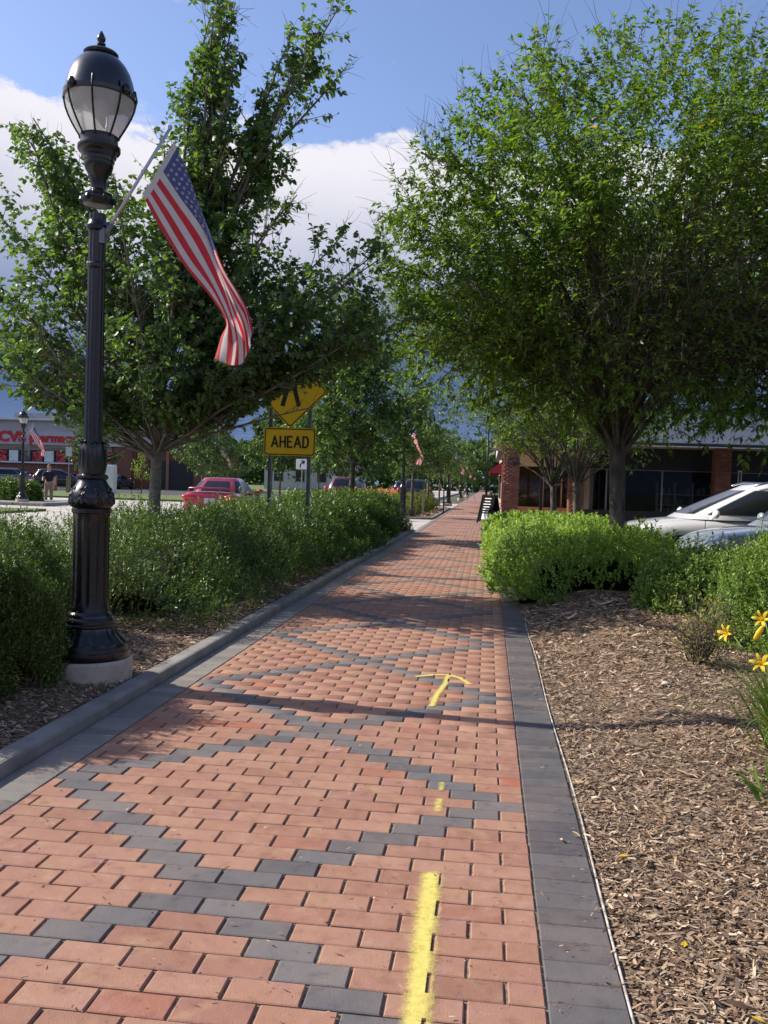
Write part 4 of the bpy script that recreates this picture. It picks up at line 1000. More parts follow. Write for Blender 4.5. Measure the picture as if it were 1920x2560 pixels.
for dx, nm in ((-.285, 0), (.285, 0)):
    pb = MB()
    for q in (-1, 1): pb.box((dx+q*.024, .03, 1.25), (.005, .05, 2.75))
    pb.box((dx, .052, 1.25), (.052, .006, 2.75)); pb.build('post', M_post, sg)
pw, ph = .755, .405; zc = 1.80
mb = MB(); plate(mb, rrect(pw, ph, .045), -.004, .0, c=(0, 0, zc)); pl_ = mb.build('plaque', M_yel, sg)
mb = MB(); frame(mb, rrect(pw-.022, ph-.022, .038), rrect(pw-.052, ph-.052, .028), -.0065, (0, 0, zc)); mb.build('border', M_sblk, pl_)
A = [[(0, 0), (.5, 1), (1, 0)], [(.2, .33), (.8, .33)]]; H = [[(0, 0), (0, 1)], [(1, 0), (1, 1)], [(0, .5), (1, .5)]]
E_ = [[(1, 0), (0, 0), (0, 1), (1, 1)], [(0, .52), (.8, .52)]]; D_ = [[(0, 0), (0, 1), (.6, 1), (.9, .85), (1, .6), (1, .4), (.9, .15), (.6, 0), (0, 0)]]
x = -.262; lh = .150
for ch, w in ((A, .088), (H, .070), (E_, .062), (A, .088), (D_, .072)):
    mb = MB(); strokes(mb, [[(x+px*w, zz*lh-lh/2) for px, zz in pl0] for pl0 in ch], .026, -.007, (0, 0, zc)); mb.build('letter', M_sblk, pl_); x += w+.038
R45 = Matrix.Rotation(rad(45), 3, 'Y'); dz = zc+.205+.53
mb = MB(); plate(mb, rrect(.762, .762, .04), -.004, .0, R45, (0, 0, dz)); dp = mb.build('diamond_plate', M_yel, sg)
mb = MB(); frame(mb, rrect(.74, .74, .036), rrect(.712, .712, .03), -.0065, (0, 0, dz), R45); mb.build('border', M_sblk, dp)
for s_ in (-1, 1):
    mb = MB(); strokes(mb, [[(s_*.115, -.20), (s_*.055, .02), (s_*.055, .22)]], .062, -.0072, (0, 0, dz)); mb.build('lane_symbol', M_sblk, dp)
for sx in (-.33, .33):
    for szz in (-.16, .16): MB().ell((sx, -.008, zc+szz), (.007, .004, .007), 8).build('bolt', M_steel, pl_)
sg.rotation_euler = (0, 0, rad(2))
# keep-lane sign seen between the posts
rs = thing('road_sign', (-9.0, 42, -.1), 'small white sign with a black arrow seen low between the yellow sign posts', 'road sign')
MB().box((0, .03, .95), (.05, .05, 2.1)).build('post', M_post, rs)
mb = MB(); plate(mb, rrect(.60, .50, .05), -.01, 0, c=(0, 0, 2.2)); p_ = mb.build('plate', M_white, rs)
mb = MB(); strokes(mb, [[(-.08, -.17), (-.08, -.04), (.0, .06), (.08, .10)], [(-.02, .16), (.12, .12), (.08, .01)]], .06, -.014, (0, 0, 2.2)); mb.build('arrow', M_sblk, p_)

# ------------------------------------------------------------------ cars
M_tyre = mat('tyre_rubber', (.016, .016, .016), .85, vary=.1)
M_rim = mat('alloy_rim', (.42, .43, .45), .3, metal=.8, vary=.05)
M_under = mat('car_underside', (.012, .012, .012), .8)
M_head = mat('headlight_lens', (.45, .48, .50), .12, spec=.8, coat=.8, vary=.1)
M_tail = mat('tail_light_red', (.55, .015, .02), .2, coat=.6, vary=.05)
M_plate = mat('number_plate', (.55, .58, .60), .5)
M_chrome = mat('chrome_trim', (.6, .6, .6), .15, metal=1., vary=.02)
def paint(n, c, metal=.0): return mat(n, c, .30, metal=metal, spec=.5, vary=.02, vscale=1, coat=1.)
def make_car(loc, heading, label, m, kind='suv', group=None):
    """local x forward"""
    t = thing('parked_car', loc, label, 'car', group, heading)
    if kind == 'suv':
        st = [(-2.30, .80, .70), (-2.27, .98, .80), (-2.15, 1.06, .87), (-1.6, 1.10, .91), (-.8, 1.09, .925), (0, 1.075, .93), (.8, 1.06, .93), (1.15, 1.045, .925), (1.5, 1.01, .915), (1.85, .955, .885), (2.08, .89, .83), (2.22, .80, .74), (2.30, .68, .62)]
        zb0, belt, roof, bx, rx, rw, wr = .26, 1.06, 1.66, (1.30, -2.22), (.10, -1.80), .60, .36
    else:
        st = [(-2.30, .78, .72), (-2.27, .93, .80), (-2.1, .985, .85), (-1.6, .99, .875), (-.8, .96, .885), (0, .93, .89), (.8, .93, .89), (1.1, .92, .885), (1.5, .88, .87), (1.85, .82, .84), (2.08, .76, .78), (2.22, .69, .69), (2.30, .58, .56)]
        zb0, belt, roof, bx, rx, rw, wr = .22, .93, 1.42, (1.12, -1.62), (.30, -.98), .58, .33
    wx = (1.38, -1.36); X = np.linspace(-2.30, 2.30, 93); sx = [s[0] for s in st]
    zt = np.interp(X, sx, [s[1] for s in st]); hw = np.interp(X, sx, [s[2] for s in st])
    k = np.array([.25, .5, .25]); 
    for _ in range(2): zt[1:-1] = np.convolve(zt, k, 'valid'); hw[1:-1] = np.convolve(hw, k, 'valid')
    sec = [(0, 0), (.80, 0), (.955, .06), (.99, .22), (1.0, .40), (.985, .58), (.992, .70), (.955, .84), (.87, .93), (.70, .975), (.4, 1.0), (0, 1.012)]
    V = []
    for x, z, w in zip(X, zt, hw):
        e = abs(x)/2.3; zb = zb0+ (.16*max(0, (e-.86)/.14))
        row = []
        for (a, b) in sec:
            y = a*w; zz = zb+(z-zb)*b
            if a > .78 and b < .9:
                for q in wx:
                    r2 = (wr+.055)**2-(x-q)**2
                    if r2 > 0: zz = max(zz, wr+math.sqrt(r2)) if b < .5 else max(zz, wr+math.sqrt(r2)+.02*(b-.4))
            row.append((x, y, zz))
        V += row + [(p[0], -p[1], p[2]) for p in row[-2:0:-1]]
    n = len(sec)*2-2; F = [(i*n+j, i*n+(j+1) % n, (i+1)*n+(j+1) % n, (i+1)*n+j) for i in range(len(X)-1) for j in range(n)]
    mb = MB().add(V, F, True).add(V[:n], [tuple(range(n-1, -1, -1))]).add(V[-n:], [tuple(range(n))]); mb.build('body', m, t)
    MB().box((0, 0, zb0+.16), (3.9, 1.35, .30)).build('underbody', M_under, t)
    # greenhouse rings
    NR, NA = 9, 72; rings = []
    for i in range(NR):
        u = i/(NR-1); uu = math.sin(u*math.pi/2)**.85 if u > 0 else 0
        x0 = bx[0]+(rx[0]-bx[0])*u**1.05; x1 = bx[1]+(rx[1]-bx[1])*u**1.2; w = .865+(rw-.865)*u**1.35 if kind == 'suv' else .83+(rw-.83)*u**1.35; z = belt-.03+(roof-.06-belt+.03)*u**.94
        ring = []
        for j in range(NA):
            a = 2*math.pi*j/NA; ca, sa = math.cos(a), math.sin(a); kk = (abs(ca)**4.5+abs(sa)**4.5)**(-1/4.5)
            ring.append(((x0+x1)/2+(x0-x1)/2*ca*kk, w*sa*kk, z))
        rings.append(ring)
    top = []
    for f_, dz_ in ((.93, .038), (.75, .052), (.4, .060)):
        cx = (rx[0]+rx[1])/2; top.append([(cx+(p[0]-cx)*f_, p[1]*f_, roof-.06+dz_) for p in rings[-1]])
    allr = rings+top; V = [p for r in allr for p in r]
    F = [(i*NA+j, i*NA+(j+1) % NA, (i+1)*NA+(j+1) % NA, (i+1)*NA+j) for i in range(len(allr)-1) for j in range(NA)]
    mb = MB().add(V, F, True); mb.add(allr[-1], [tuple(range(NA))]); mb.build('cabin', m, t)
    def pane(name, test, off=.006, i0=1, i1=NR-2):
        cells = [(i, j) for i in range(i0, i1) for j in range(NA) if test(j, i)]
        if not cells: return
        used = {}; VV = []; FF = []
        for i, j in cells:
            f = []
            for a, b in ((i, j), (i, (j+1) % NA), (i+1, (j+1) % NA), (i+1, j)):
                if (a, b) not in used:
                    p = Vector(rings[a][b]); an = 2*math.pi*b/NA; nn = Vector((math.copysign(abs(math.cos(an))**3, math.cos(an)), math.copysign(abs(math.sin(an))**3, math.sin(an)), .35)).normalized()
                    used[(a, b)] = len(VV); VV.append(p+nn*off)
                f.append(used[(a, b)])
            FF.append(tuple(f))
        return MB().add(VV, FF, True).build(name, M_carglass, t)
    def px(j, i=4): return rings[i][j % NA][0]
    pane('windshield', lambda j, i: (j+.5 if j < NA/2 else NA-j-.5) < 7.2)
    pane('rear_window', lambda j, i: abs(j+.5-NA/2) < 6.5, i0=1 if kind != 'suv' else 2)
    L = bx[0]-bx[1]
    for s_ in (0, 1):
        def side(j): jj = j if s_ == 0 else NA-1-j; return 9 <= jj <= 27
        xa, xb, xc = .18, (-.82 if kind == 'suv' else -.75), None
        pane('side_window', lambda j, i: side(j) and (px(j)+px(j+1))/2 > -.18+.02, i1=NR-2)
        pane('side_window', lambda j, i: side(j) and (-1.15 if kind == 'suv' else -9) < (px(j)+px(j+1))/2 < -.24, i1=NR-2)
        if kind == 'suv': pane('side_window', lambda j, i: side(j) and (px(j)+px(j+1))/2 < -1.22, i1=NR-2)
    for q in wx:
        for s_ in (-1, 1):
            y = s_*(.80 if kind == 'suv' else .77); Mx = Matrix.Rotation(math.pi/2, 3, 'X')
            mb = MB(); pr = [(wr-.10, -.11), (wr-.03, -.12), (wr, -.09), (wr, .09), (wr-.03, .12), (wr-.10, .11)]
            mb.lathe(pr, 28); mb.v = [tuple(Mx @ Vector(v)+Vector((q, y, wr))) for v in mb.v]; w_ = mb.build('wheel', M_tyre, t)
            mb = MB(); mb.lathe([(wr-.105, -.10*1), (wr-.10, .10), (wr-.13, .105), (wr-.14, .07), (.03, .06), (0.0, .06)], 24)
            mb.v = [tuple(Matrix.Rotation(-s_*math.pi/2, 3, 'X') @ Vector(v)+Vector((q, y, wr))) for v in mb.v]
            for a in range(5):
                an = 2*math.pi*a/5+.3; mb.bar((q, y+s_*.085, wr), (q+(wr-.12)*math.cos(an), y+s_*.095, wr+(wr-.12)*math.sin(an)), .055, .03)
            mb.build('rim', M_rim, w_)
    zh = np.interp(1.95, sx, [s[1] for s in st])-.14; zt_ = np.interp(-2.2, sx, [s[1] for s in st])-.14
    for s_ in (-1, 1):
        hwf = np.interp(2.02, sx, [s[2] for s in st]); Mh = Matrix.Rotation(-s_*rad(42), 3, 'Z') @ Matrix.Rotation(rad(8), 3, 'Y')
        MB().ell((2.02, s_*(hwf-.055), zh), (.24, .055, .062), 14, Mh).build('headlight', M_head, t)
        MB().ell((2.10, s_*(hwf-.135), .50), (.05, .12, .085), 10, Mh).build('fog_light', M_under, t)
        hwr = np.interp(-2.24, sx, [s[2] for s in st])
        if kind == 'suv': MB().ell((-2.20, s_*(hwr-.03), 1.02), (.13, .10, .17), 12).build('tail_light', M_tail, t)
        else: MB().ell((-2.235, s_*(hwr-.16), zt_-.005), (.10, .24, .095), 14).build('tail_light', M_tail, t)
        mm = MB().ell((bx[0]-.42, s_*1.02, belt+.07), (.055, .115, .072), 14).bar((bx[0]-.40, s_*.86, belt+.0), (bx[0]-.41, s_*.98, belt+.04), .05); mm.build('mirror', m, t)
        MB().box((-.05, s_*(.93 if kind == 'suv' else .885), .86 if kind == 'suv' else .78), (.17, .02, .025)).build('door_handle', M_chrome, t)
        if kind == 'suv':
            MB().tube([(.12, s_*.56, roof-.05), (-.1, s_*.575, roof+.015), (-1.5, s_*.575, roof+.01), (-1.75, s_*.56, roof-.05)], .018, 8).build('roof_rail', M_chrome, t)
    MB().ell((2.25, 0, .60), (.07, .42, .11), 16).build('grille', M_under, t)
    for s_ in (-1, 1):
        yb = .935 if kind == 'suv' else .893
        for xg in (1.02, -.12, -1.14):
            MB().box((xg, s_*yb, (zb0+belt)/2+.10), (.008, .012, belt-zb0-.28)).build('panel_gap', M_under, t)
        MB().box((0, s_*(yb-.02), zb0+.07), (2.3, .05, .11)).build('sill_trim', M_under, t)
    MB().box((-2.31, 0, .72 if kind == 'suv' else .70), (.02, .32, .16)).build('number_plate', M_plate, t)
    if kind == 'sedan_spoiler':
        mb = MB(); mb.tube([(-2.10, -.70, .97), (-2.14, -.66, 1.07), (-2.16, -.3, 1.09), (-2.16, .3, 1.09), (-2.14, .66, 1.07), (-2.10, .70, .97)], .028, 8); mb.build('spoiler', m, t)
        MB().tube([(-.72, 0, 1.40), (-.80, 0, 1.50)], .006, 6).build('antenna', M_under, t)
    return t
white, silver = paint('white_car_paint', (.70, .68, .66)), paint('silver_blue_car_paint', (.36, .42, .46), .3)
darkred, black_p, grey_p, navy = paint('dark_red_car_paint', (.33, .012, .025), .2), paint('black_car_paint', (.02, .022, .026)), paint('grey_car_paint', (.20, .22, .25), .4), paint('navy_car_paint', (.03, .045, .085), .2)
maroon = paint('maroon_car_paint', (.10, .015, .02), .2)
make_car((4.50, 15.9, -.16), math.pi+rad(4), 'white SUV parked nose to the bright hedge', white, 'suv')
make_car((5.05, 12.9, -.16), math.pi+rad(3), 'pale silver-blue car nearest the viewer, only its bonnet showing', silver, 'suv')
make_car((-8.55, 28.1, -.10), rad(90+5), 'dark red saloon with a boot spoiler driving away on the street', darkred, 'sedan_spoiler')
make_car((-7.4, 46.3, -.10), rad(90), 'dark maroon SUV seen from behind, between the sign and the second tree', maroon, 'suv')
make_car((-4.6, 55.5, -.10), rad(90), 'silver car parked past the second planting bed', paint('silver_car_paint', (.45, .47, .48), .4), 'sedan')
make_car((-3.95, 49.0, -.10), rad(90), 'black SUV parked in the shade behind the third and fourth trees', black_p, 'suv')
make_car((-41.3, 73., -.09), rad(60), 'grey-blue SUV in front of the pharmacy, behind the far-left lamp', grey_p, 'suv')
make_car((-36.6, 72., -.09), rad(38), 'black SUV in front of the pharmacy, right of the standing person', black_p, 'suv')
make_car((-44.5, 81., -.09), rad(90), 'dark car at the pharmacy wall, behind the grey-blue SUV', navy, 'sedan')
make_car((-40.3, 81.2, -.09), rad(90), 'black saloon at the pharmacy wall, above the standing person', black_p, 'sedan')
make_car((-35.5, 81.4, -.09), rad(90), 'dark grey saloon at the pharmacy wall, hidden by the lamp post', paint('dark_grey_car_paint', (.08, .085, .09), .3), 'sedan')
make_car((-8.9, 92., -.10), rad(90), 'distant dark car on the street', navy, 'suv')

# ------------------------------------------------------------------ person
def skin_body(name, verts, edges, radii, m, parent, root=0, sub=2):
    me = bpy.data.meshes.new(name); me.from_pydata(verts, edges, []); me.materials.append(m); o = link(bpy.data.objects.new(name, me), parent)
    md = o.modifiers.new('skin', 'SKIN'); md.use_smooth_shade = True
    for i, r in enumerate(radii):
        r = r if isinstance(r, tuple) else (r, r); me.skin_vertices[0].data[i].radius = r
    me.skin_vertices[0].data[root].use_root = True
    s = o.modifiers.new('sub', 'SUBSURF'); s.levels = sub; s.render_levels = sub
    return o
pn = thing('person', (-20.15, 38.6, -.105), 'person in a navy shirt and khaki trousers standing by the bush on the island', 'person', None, rad(20))
M_skin = mat('skin', (.50, .30, .21), .55, vary=.05)
vv = [(0, 0, .95), (.0, 0, 1.15), (0, .01, 1.35), (0, .0, 1.47), (0, -.01, 1.55), (0, -.015, 1.66), (0, -.01, 1.75),
      (.19, 0, 1.40), (.25, -.03, 1.14), (.27, -.16, .94), (.27, -.22, .86), (-.19, 0, 1.40), (-.25, -.06, 1.15), (-.24, -.26, 1.05), (-.22, -.33, 1.04),
      (.10, 0, .88), (.11, -.01, .50), (.11, .03, .09), (.11, -.12, .03), (-.10, 0, .88), (-.12, -.04, .50), (-.12, .0, .09), (-.12, -.15, .03)]
ee = [(0, 1), (1, 2), (2, 3), (3, 4), (4, 5), (5, 6), (2, 7), (7, 8), (8, 9), (9, 10), (2, 11), (11, 12), (12, 13), (13, 14), (0, 15), (15, 16), (16, 17), (17, 18), (0, 19), (19, 20), (20, 21), (21, 22)]
rr = [(.155, .11), (.15, .10), (.17, .11), .065, .06, (.085, .10), (.06, .07), .06, .045, .035, .035, .06, .045, .035, .035, .10, .065, .045, .035, .10, .065, .045, .035]
skin_body('body', vv, ee, rr, M_skin, pn)
sv_ = [(0, 0, .90), (0, 0, 1.15), (0, .01, 1.36), (.20, 0, 1.40), (.245, -.02, 1.20), (-.20, 0, 1.40), (-.245, -.04, 1.20)]
skin_body('shirt', sv_, [(0, 1), (1, 2), (2, 3), (3, 4), (2, 5), (5, 6)], [(.19, .135), (.18, .13), (.185, .135), .085, .075, .085, .075], mat('navy_shirt', (.015, .018, .035), .9), pn)
tv = [(0, 0, .93), (.10, 0, .85), (.11, -.01, .50), (.11, .03, .14), (-.10, 0, .85), (-.12, -.04, .50), (-.12, 0, .14)]
skin_body('trousers', tv, [(0, 1), (1, 2), (2, 3), (0, 4), (4, 5), (5, 6)], [(.165, .12), .115, .088, .075, .115, .088, .075], mat('khaki_cloth', (.30, .23, .16), .9), pn)
hb = MB().ell((0, .01, 1.70), (.088, .10, .095), 14); hb.build('hair', mat('fair_hair', (.22, .13, .06), .8), pn)
for s_ in (-1, 1): MB().ell((s_*.115, -.06, .03), (.05, .13, .045), 10).build('shoe', M_dark, pn)
nz = MB().ell((0, -.115, 1.655), (.014, .02, .022), 8); nz.build('nose', M_skin, pn)
for s_ in (-1, 1):
    MB().ell((s_*.034, -.098, 1.672), (.012, .008, .008), 8).build('eye', M_dark, pn); MB().ell((s_*.088, 0, 1.655), (.012, .022, .032), 8).build('ear', M_skin, pn)
MB().ell((0, -.106, 1.615), (.026, .008, .008), 8).build('mouth', mat('lip', (.35, .12, .10), .6), pn)

# ------------------------------------------------------------------ pharmacy across the street
def textobj(body, size, loc, m, parent, name='lettering', ext=.02, off=0., sx=1., rx=math.pi/2, shear=0.):
    cu = bpy.data.curves.new(name, 'FONT'); cu.body = body; cu.size = size; cu.extrude = ext; cu.offset = off; cu.align_x = 'LEFT'; cu.resolution_u = 3; cu.shear = shear
    cu.materials.append(m); o = bpy.data.objects.new(name, cu); o.location = loc; o.rotation_euler = (rx, 0, 0); o.scale = (sx, 1, 1); link(o, parent)
    bpy.context.view_layer.update(); dg = bpy.context.evaluated_depsgraph_get(); me = bpy.data.meshes.new_from_object(o.evaluated_get(dg)); n2 = bpy.data.objects.new(name, me); n2.location = loc; n2.rotation_euler = o.rotation_euler; n2.scale = o.scale; bpy.data.objects.remove(o)
    return link(n2, parent)
M_fbrick = mat('far_brickwork', (.22, .095, .065), .9, vary=.12, vscale=2)
M_redsign = mat('sign_red', (.62, .02, .03), .45, vary=.03)
M_fasc = mat('grey_white_render', (.52, .52, .54), .8, vary=.05, vscale=.6)
ph_ = thing('pharmacy', (-56, 85, -.09), 'low white and brick pharmacy with red CVS lettering across the street', 'building')
W_ = 20.3
MB().box((W_/2-4, 6, 2.1), (W_+8, 12, 4.4)).build('brick_wall', M_fbrick, ph_)
MB().box((W_/2-4, 5.9, 5.45), (W_+8.2, 12.2, 2.5)).build('fascia', M_fasc, ph_)
MB().box((W_/2-4, -.35, 6.72), (W_+8.6, .9, .18)).build('roof_edge', M_white, ph_)
for i in range(9): MB().box((W_/2-4, -.22, 5.62+i*.13), (W_+8.3, .06, .05)).build('louvre', M_fasc, ph_)
MB().box((W_/2-1.5, 4, 7.1), (4.5, 3, .9)).build('roof_plant', mat('roof_plant_grey', (.25, .27, .3), .7), ph_)
hx = 5.35
hp = [(0, -.55)]
for i in range(25):
    a = math.pi*2*i/24; hp.append((.040*16*math.sin(a)**3, .040*(13*math.cos(a)-5*math.cos(2*a)-2*math.cos(3*a)-math.cos(4*a))))
mb = MB(); plate(mb, [(x, z) for x, z in hp[1:-1]][::-1], -.33, -.24, c=(hx, 0, 4.98)); mb.build('heart_logo', M_redsign, ph_)
textobj('CVS', 1.42, (hx+.85, -.26, 4.48), M_redsign, ph_, 'lettering', .06, .06, 1.18)
textobj('pharmacy', 1.25, (hx+4.2, -.26, 4.5), M_redsign, ph_, 'lettering', .06, .035, 1.0)
M_poster = mat('red_poster', (.50, .05, .05), .6, vary=.45, vscale=5, hard=(.45, .5)); M_pw = mat('white_poster', (.62, .70, .66), .6, vary=.2, vscale=4, hard=(.3, .45))
MB().box((W_/2-2, -.03, 3.3), (W_, .06, 1.8)).build('shop_window', M_dark, ph_)
for i in range(15):
    x = .2+i*1.27
    pm = M_pw if i in (6, 9, 12) else (mat('photo_poster', (.25, .2, .2), .6, vary=.4, vscale=3) if i == 7 else M_poster)
    if x > W_-1.0: break
    MB().box((x, -.09, 3.02 if i != 7 else 3.6), (.98, .03, 1.1 if i != 7 else 2.1)).build('window_poster', pm, ph_)
    MB().box((x-.62, -.10, 3.3), (.09, .08, 1.8)).build('mullion', M_dark, ph_)
for i in range(5): MB().box((W_/2-2, -.12, 3.68+i*.12), (W_, .05, .045)).build('blind_slat', M_cream, ph_)
MB().box((W_/2-2, -.18, 2.36), (W_+1, .3, .14)).build('sill', M_white, ph_)
wing = thing('brick_wing', (-38.4, 86, -.09), 'brown brick wing with a dark doorway right of the pharmacy', 'building')
MB().box((4.6, 5, 2.0), (12.5, 10, 4.2)).build('wall', M_fbrick, wing)
for i in range(2): MB().box((2.6+i*3.6, -.12, 1.9), (.28, .26, 4.1)).build('pilaster', mat('orange_brick', (.36, .17, .10), .9), wing)
MB().box((6.5, -.06, 1.5), (4.5, .1, 2.9)).build('doorway', M_dark, wing)
MB().box((4.6, -.1, 4.2), (12.9, .5, .3)).build('parapet', mat('brown_trim', (.10, .06, .05), .7), wing)
wb = thing('utility_cabinet', (-24.9, 56., .0), 'tall white box on the verge just right of the lamp post', 'cabinet')
MB().box((0, 0, .95), (.62, .5, 1.9)).build('box', M_white, wb, bevel=.02); MB().box((0, -.26, .95), (.5, .02, 1.6)).build('door', M_white, wb)
ps = thing('parking_sign', (-28.1, 56.5, .0), 'narrow grey parking sign on a post with a wooden foot', 'sign')
MB().box((0, 0, 1.5), (.06, .06, 3.)).build('post', M_steel, ps); MB().box((.0, -.05, 2.75), (.42, .02, .62)).build('plate', M_fasc, ps); MB().box((0, -.02, .55), (.24, .2, 1.1)).build('foot', M_wood, ps)
isl = slab('kerb', -24.5, -18.2, 34.5, 39.2, -.3, .04, M_kerb, 'kerbed island with the clipped bush and far-left lamp', bevel=.05)
bl = thing('bollard', (-31.1, 60.5, -.09), 'short pinkish bollard in front of the black SUV', 'bollard'); MB().lathe([(.12, 0), (.12, 1.15), (.06, 1.25)], 12).build('post', mat('pink_bollard', (.45, .22, .18), .7), bl)
# things glimpsed beyond the street trees
hw_ = thing('roadside_house', (-24, 118, 0), 'pale low building glimpsed between the trees left of the sign', 'building')
MB().box((0, 4, 2), (13, 8, 4)).build('wall', mat('pale_siding', (.5, .5, .5), .8), hw_)
for i in range(4): MB().box((-4.5+i*3, -.05, 1.9), (1.2, .12, 1.5)).build('window', M_dark, hw_)
MB().box((0, 3.8, 4.4), (13.8, 9, .8)).build('roof', mat('grey_roof', (.12, .12, .13), .8), hw_)
fl = thing('flower_bed', (-7.8, 62, -.1), 'bed of orange-pink flowers beyond the street cars', 'flower bed')
g = np.random.default_rng(4); n = 1500; P = np.stack([g.uniform(-2.6, 2.6, n), g.uniform(-1.5, 1.5, n), g.uniform(.1, .95, n)], 1)
leaves('blossom', P, g.normal(0, 1, (n, 3)), g.normal(0, 1, (n, 3)), .22, .16, leaf_mat('blossom_pink', [(0., (.40, .12, .10)), (.6, (.55, .25, .20)), (1., (.2, .25, .08))]), fl, kind='stuff')

# ------------------------------------------------------------------ arcade building on the right
M_rb1 = island_mat('column_bricks', [(0., (.20, .075, .05)), (.5, (.27, .10, .065)), (1., (.34, .14, .09))]); M_mortar = mat('mortar', (.30, .25, .21), .95, vary=.15, vscale=8)
def brickwork(name, cx, cy, w, d, z0, z1, parent, soldier=0.):
    """a pier of real bricks with recessed joints"""
    MB().box((cx, cy, (z0+z1)/2), (w-.02, d-.02, z1-z0)).build('mortar_core', M_mortar, parent)
    VV, FF = [], []; o = 0; z = z0; r = 0
    def bx(x0, x1, y0, y1, za, zb):
        nonlocal o
        V = np.array([(x, y, zz) for x in (x0, x1) for y in (y0, y1) for zz in (za, zb)]); VV.append(V)
        FF.append(np.array([(0, 1, 3, 2), (4, 6, 7, 5), (0, 4, 5, 1), (2, 3, 7, 6), (0, 2, 6, 4), (1, 5, 7, 3)])+o); o += 8
    while z < z1-.03:
        h = .068; off = (r % 2)*.105
        if z < z0+soldier:
            h = .20
            for axis, L in ((0, w), (1, d)):
                nn = int(L/.072)
                for i in range(nn):
                    a, b = -L/2+i*L/nn+.004, -L/2+(i+1)*L/nn-.004
                    for s_ in (-1, 1):
                        if axis == 0: bx(cx+a, cx+b, cy+s_*d/2-.01*s_-.012, cy+s_*d/2-.01*s_+.012, z+.004, z+h-.004)
                        else: bx(cx+s_*w/2-.01*s_-.012, cx+s_*w/2-.01*s_+.012, cy+a, cy+b, z+.004, z+h-.004)
        else:
            for axis, L in ((0, w), (1, d)):
                x = -L/2-off*(1 if axis == 0 else 0)-(.105-off)*(1 if axis else 0)
                while x < L/2-.01:
                    a, b = max(-L/2, x+.005), min(L/2, x+.205)
                    if b-a > .02:
                        for s_ in (-1, 1):
                            if axis == 0: bx(cx+a, cx+b, cy+s_*d/2-.01*s_-.012, cy+s_*d/2-.01*s_+.012, z+.005, z+h-.003)
                            else: bx(cx+s_*w/2-.01*s_-.012, cx+s_*w/2-.01*s_+.012, cy+a, cy+b, z+.005, z+h-.003)
                    x += .21
        z += h+.007 if h < .1 else h; r += 1
    ob = mesh_np(name, np.concatenate(VV), np.concatenate(FF), M_rb1, parent); ob['kind'] = 'stuff'; return ob
slab('plaza', .41, 40, 31.3, 80, -.5, .015, mat('plaza_concrete', (.42, .33, .26), .85, vary=.1, vscale=1), 'floor of the arcade and forecourt')
ar = thing('arcade_building', (0, 0, 0), 'single-storey brick arcade with white fascia, dark shop windows and brick piers', 'building')
for (cx, cy, s_) in ((.84, 33.4, 1), (3.55, 36.6, 1), (9.1, 36.0, 1), (15., 36.0, 0)):
    brickwork('brick_pier', cx, cy, .60, .60, .015, 3.05, ar, .4 if s_ else 0)
# fascia: vertical white panels with joints, dark drip edge
for i in range(10):
    MB().box((1.52+i*1.9-.02, 33.0, 3.62), (1.88, .12, 1.10)).build('fascia_panel', M_fasc, ar)
MB().box((9.9, 33.02, 3.04), (18.8, .20, .09)).build('drip_edge', M_dark, ar)
MB().box((9.9, 33.03, 2.965), (18.7, .14, .035)).build('soffit_trim', M_white, ar)
MB().box((9.9, 38.3, 3.13), (18.6, 10.4, .10)).build('soffit', M_cream, ar)
MB().box((9.9, 38.3, 4.22), (18.9, 10.9, .10)).build('roof', mat('roof_grey', (.22, .22, .23), .8), ar)
for i in range(14): MB().box((.52, 34.+i*2, 3.62), (.10, 1.96, 1.10)).build('fascia_panel', M_fasc, ar)
MB().box((.56, 47, 3.04), (.24, 28, .09)).build('drip_edge', M_dark, ar)
MB().box((5.2, 51, 3.7), (9.2, 19.8, 1.2)).build('upper_wall', M_fasc, ar)
for i in range(3): brickwork('brick_pier', 1.02, 41+i*7.2, .40, .40, .015, 3.05, ar)
MB().box((3.2, 51.5, 1.55), (4.0, 19, 3.1)).build('inner_wall', mat('brown_brick_wall', (.16, .075, .055), .9, vary=.15, vscale=3), ar)
# warm recessed shopfront between the first two piers
for i in range(7):
    MB().box((2.6+i*.42-.1, 41.0, 1.55), (.07, .1, 2.9)).build('timber_mullion', mat('pale_timber', (.46, .33, .20), .7), ar)
MB().box((2.9, 41.1, 1.5), (4.0, .04, 2.9)).build('shop_glass', glass_mat('warm_shop_glass', (.05, .035, .02), .55), ar)
MB().box((2.45, 40.9, 2.68), (3.0, .2, .8)).build('cream_panel', M_cream, ar)
MB().box((2.9, 40.7, .22), (3.6, .5, .40)).build('planter_wall', mat('terracotta', (.42, .20, .12), .8), ar)
MB().box((2.10, 35.4, 1.5), (.12, .12, 3.0)).build('downpipe', M_dark, ar)
MB().box((.98, 33.06, 2.25), (.16, .12, .26)).build('wall_lamp', M_dark, ar)
MB().box((.66, 33.07, 2.25), (.04, .04, .24)).build('conduit', M_steel, ar)
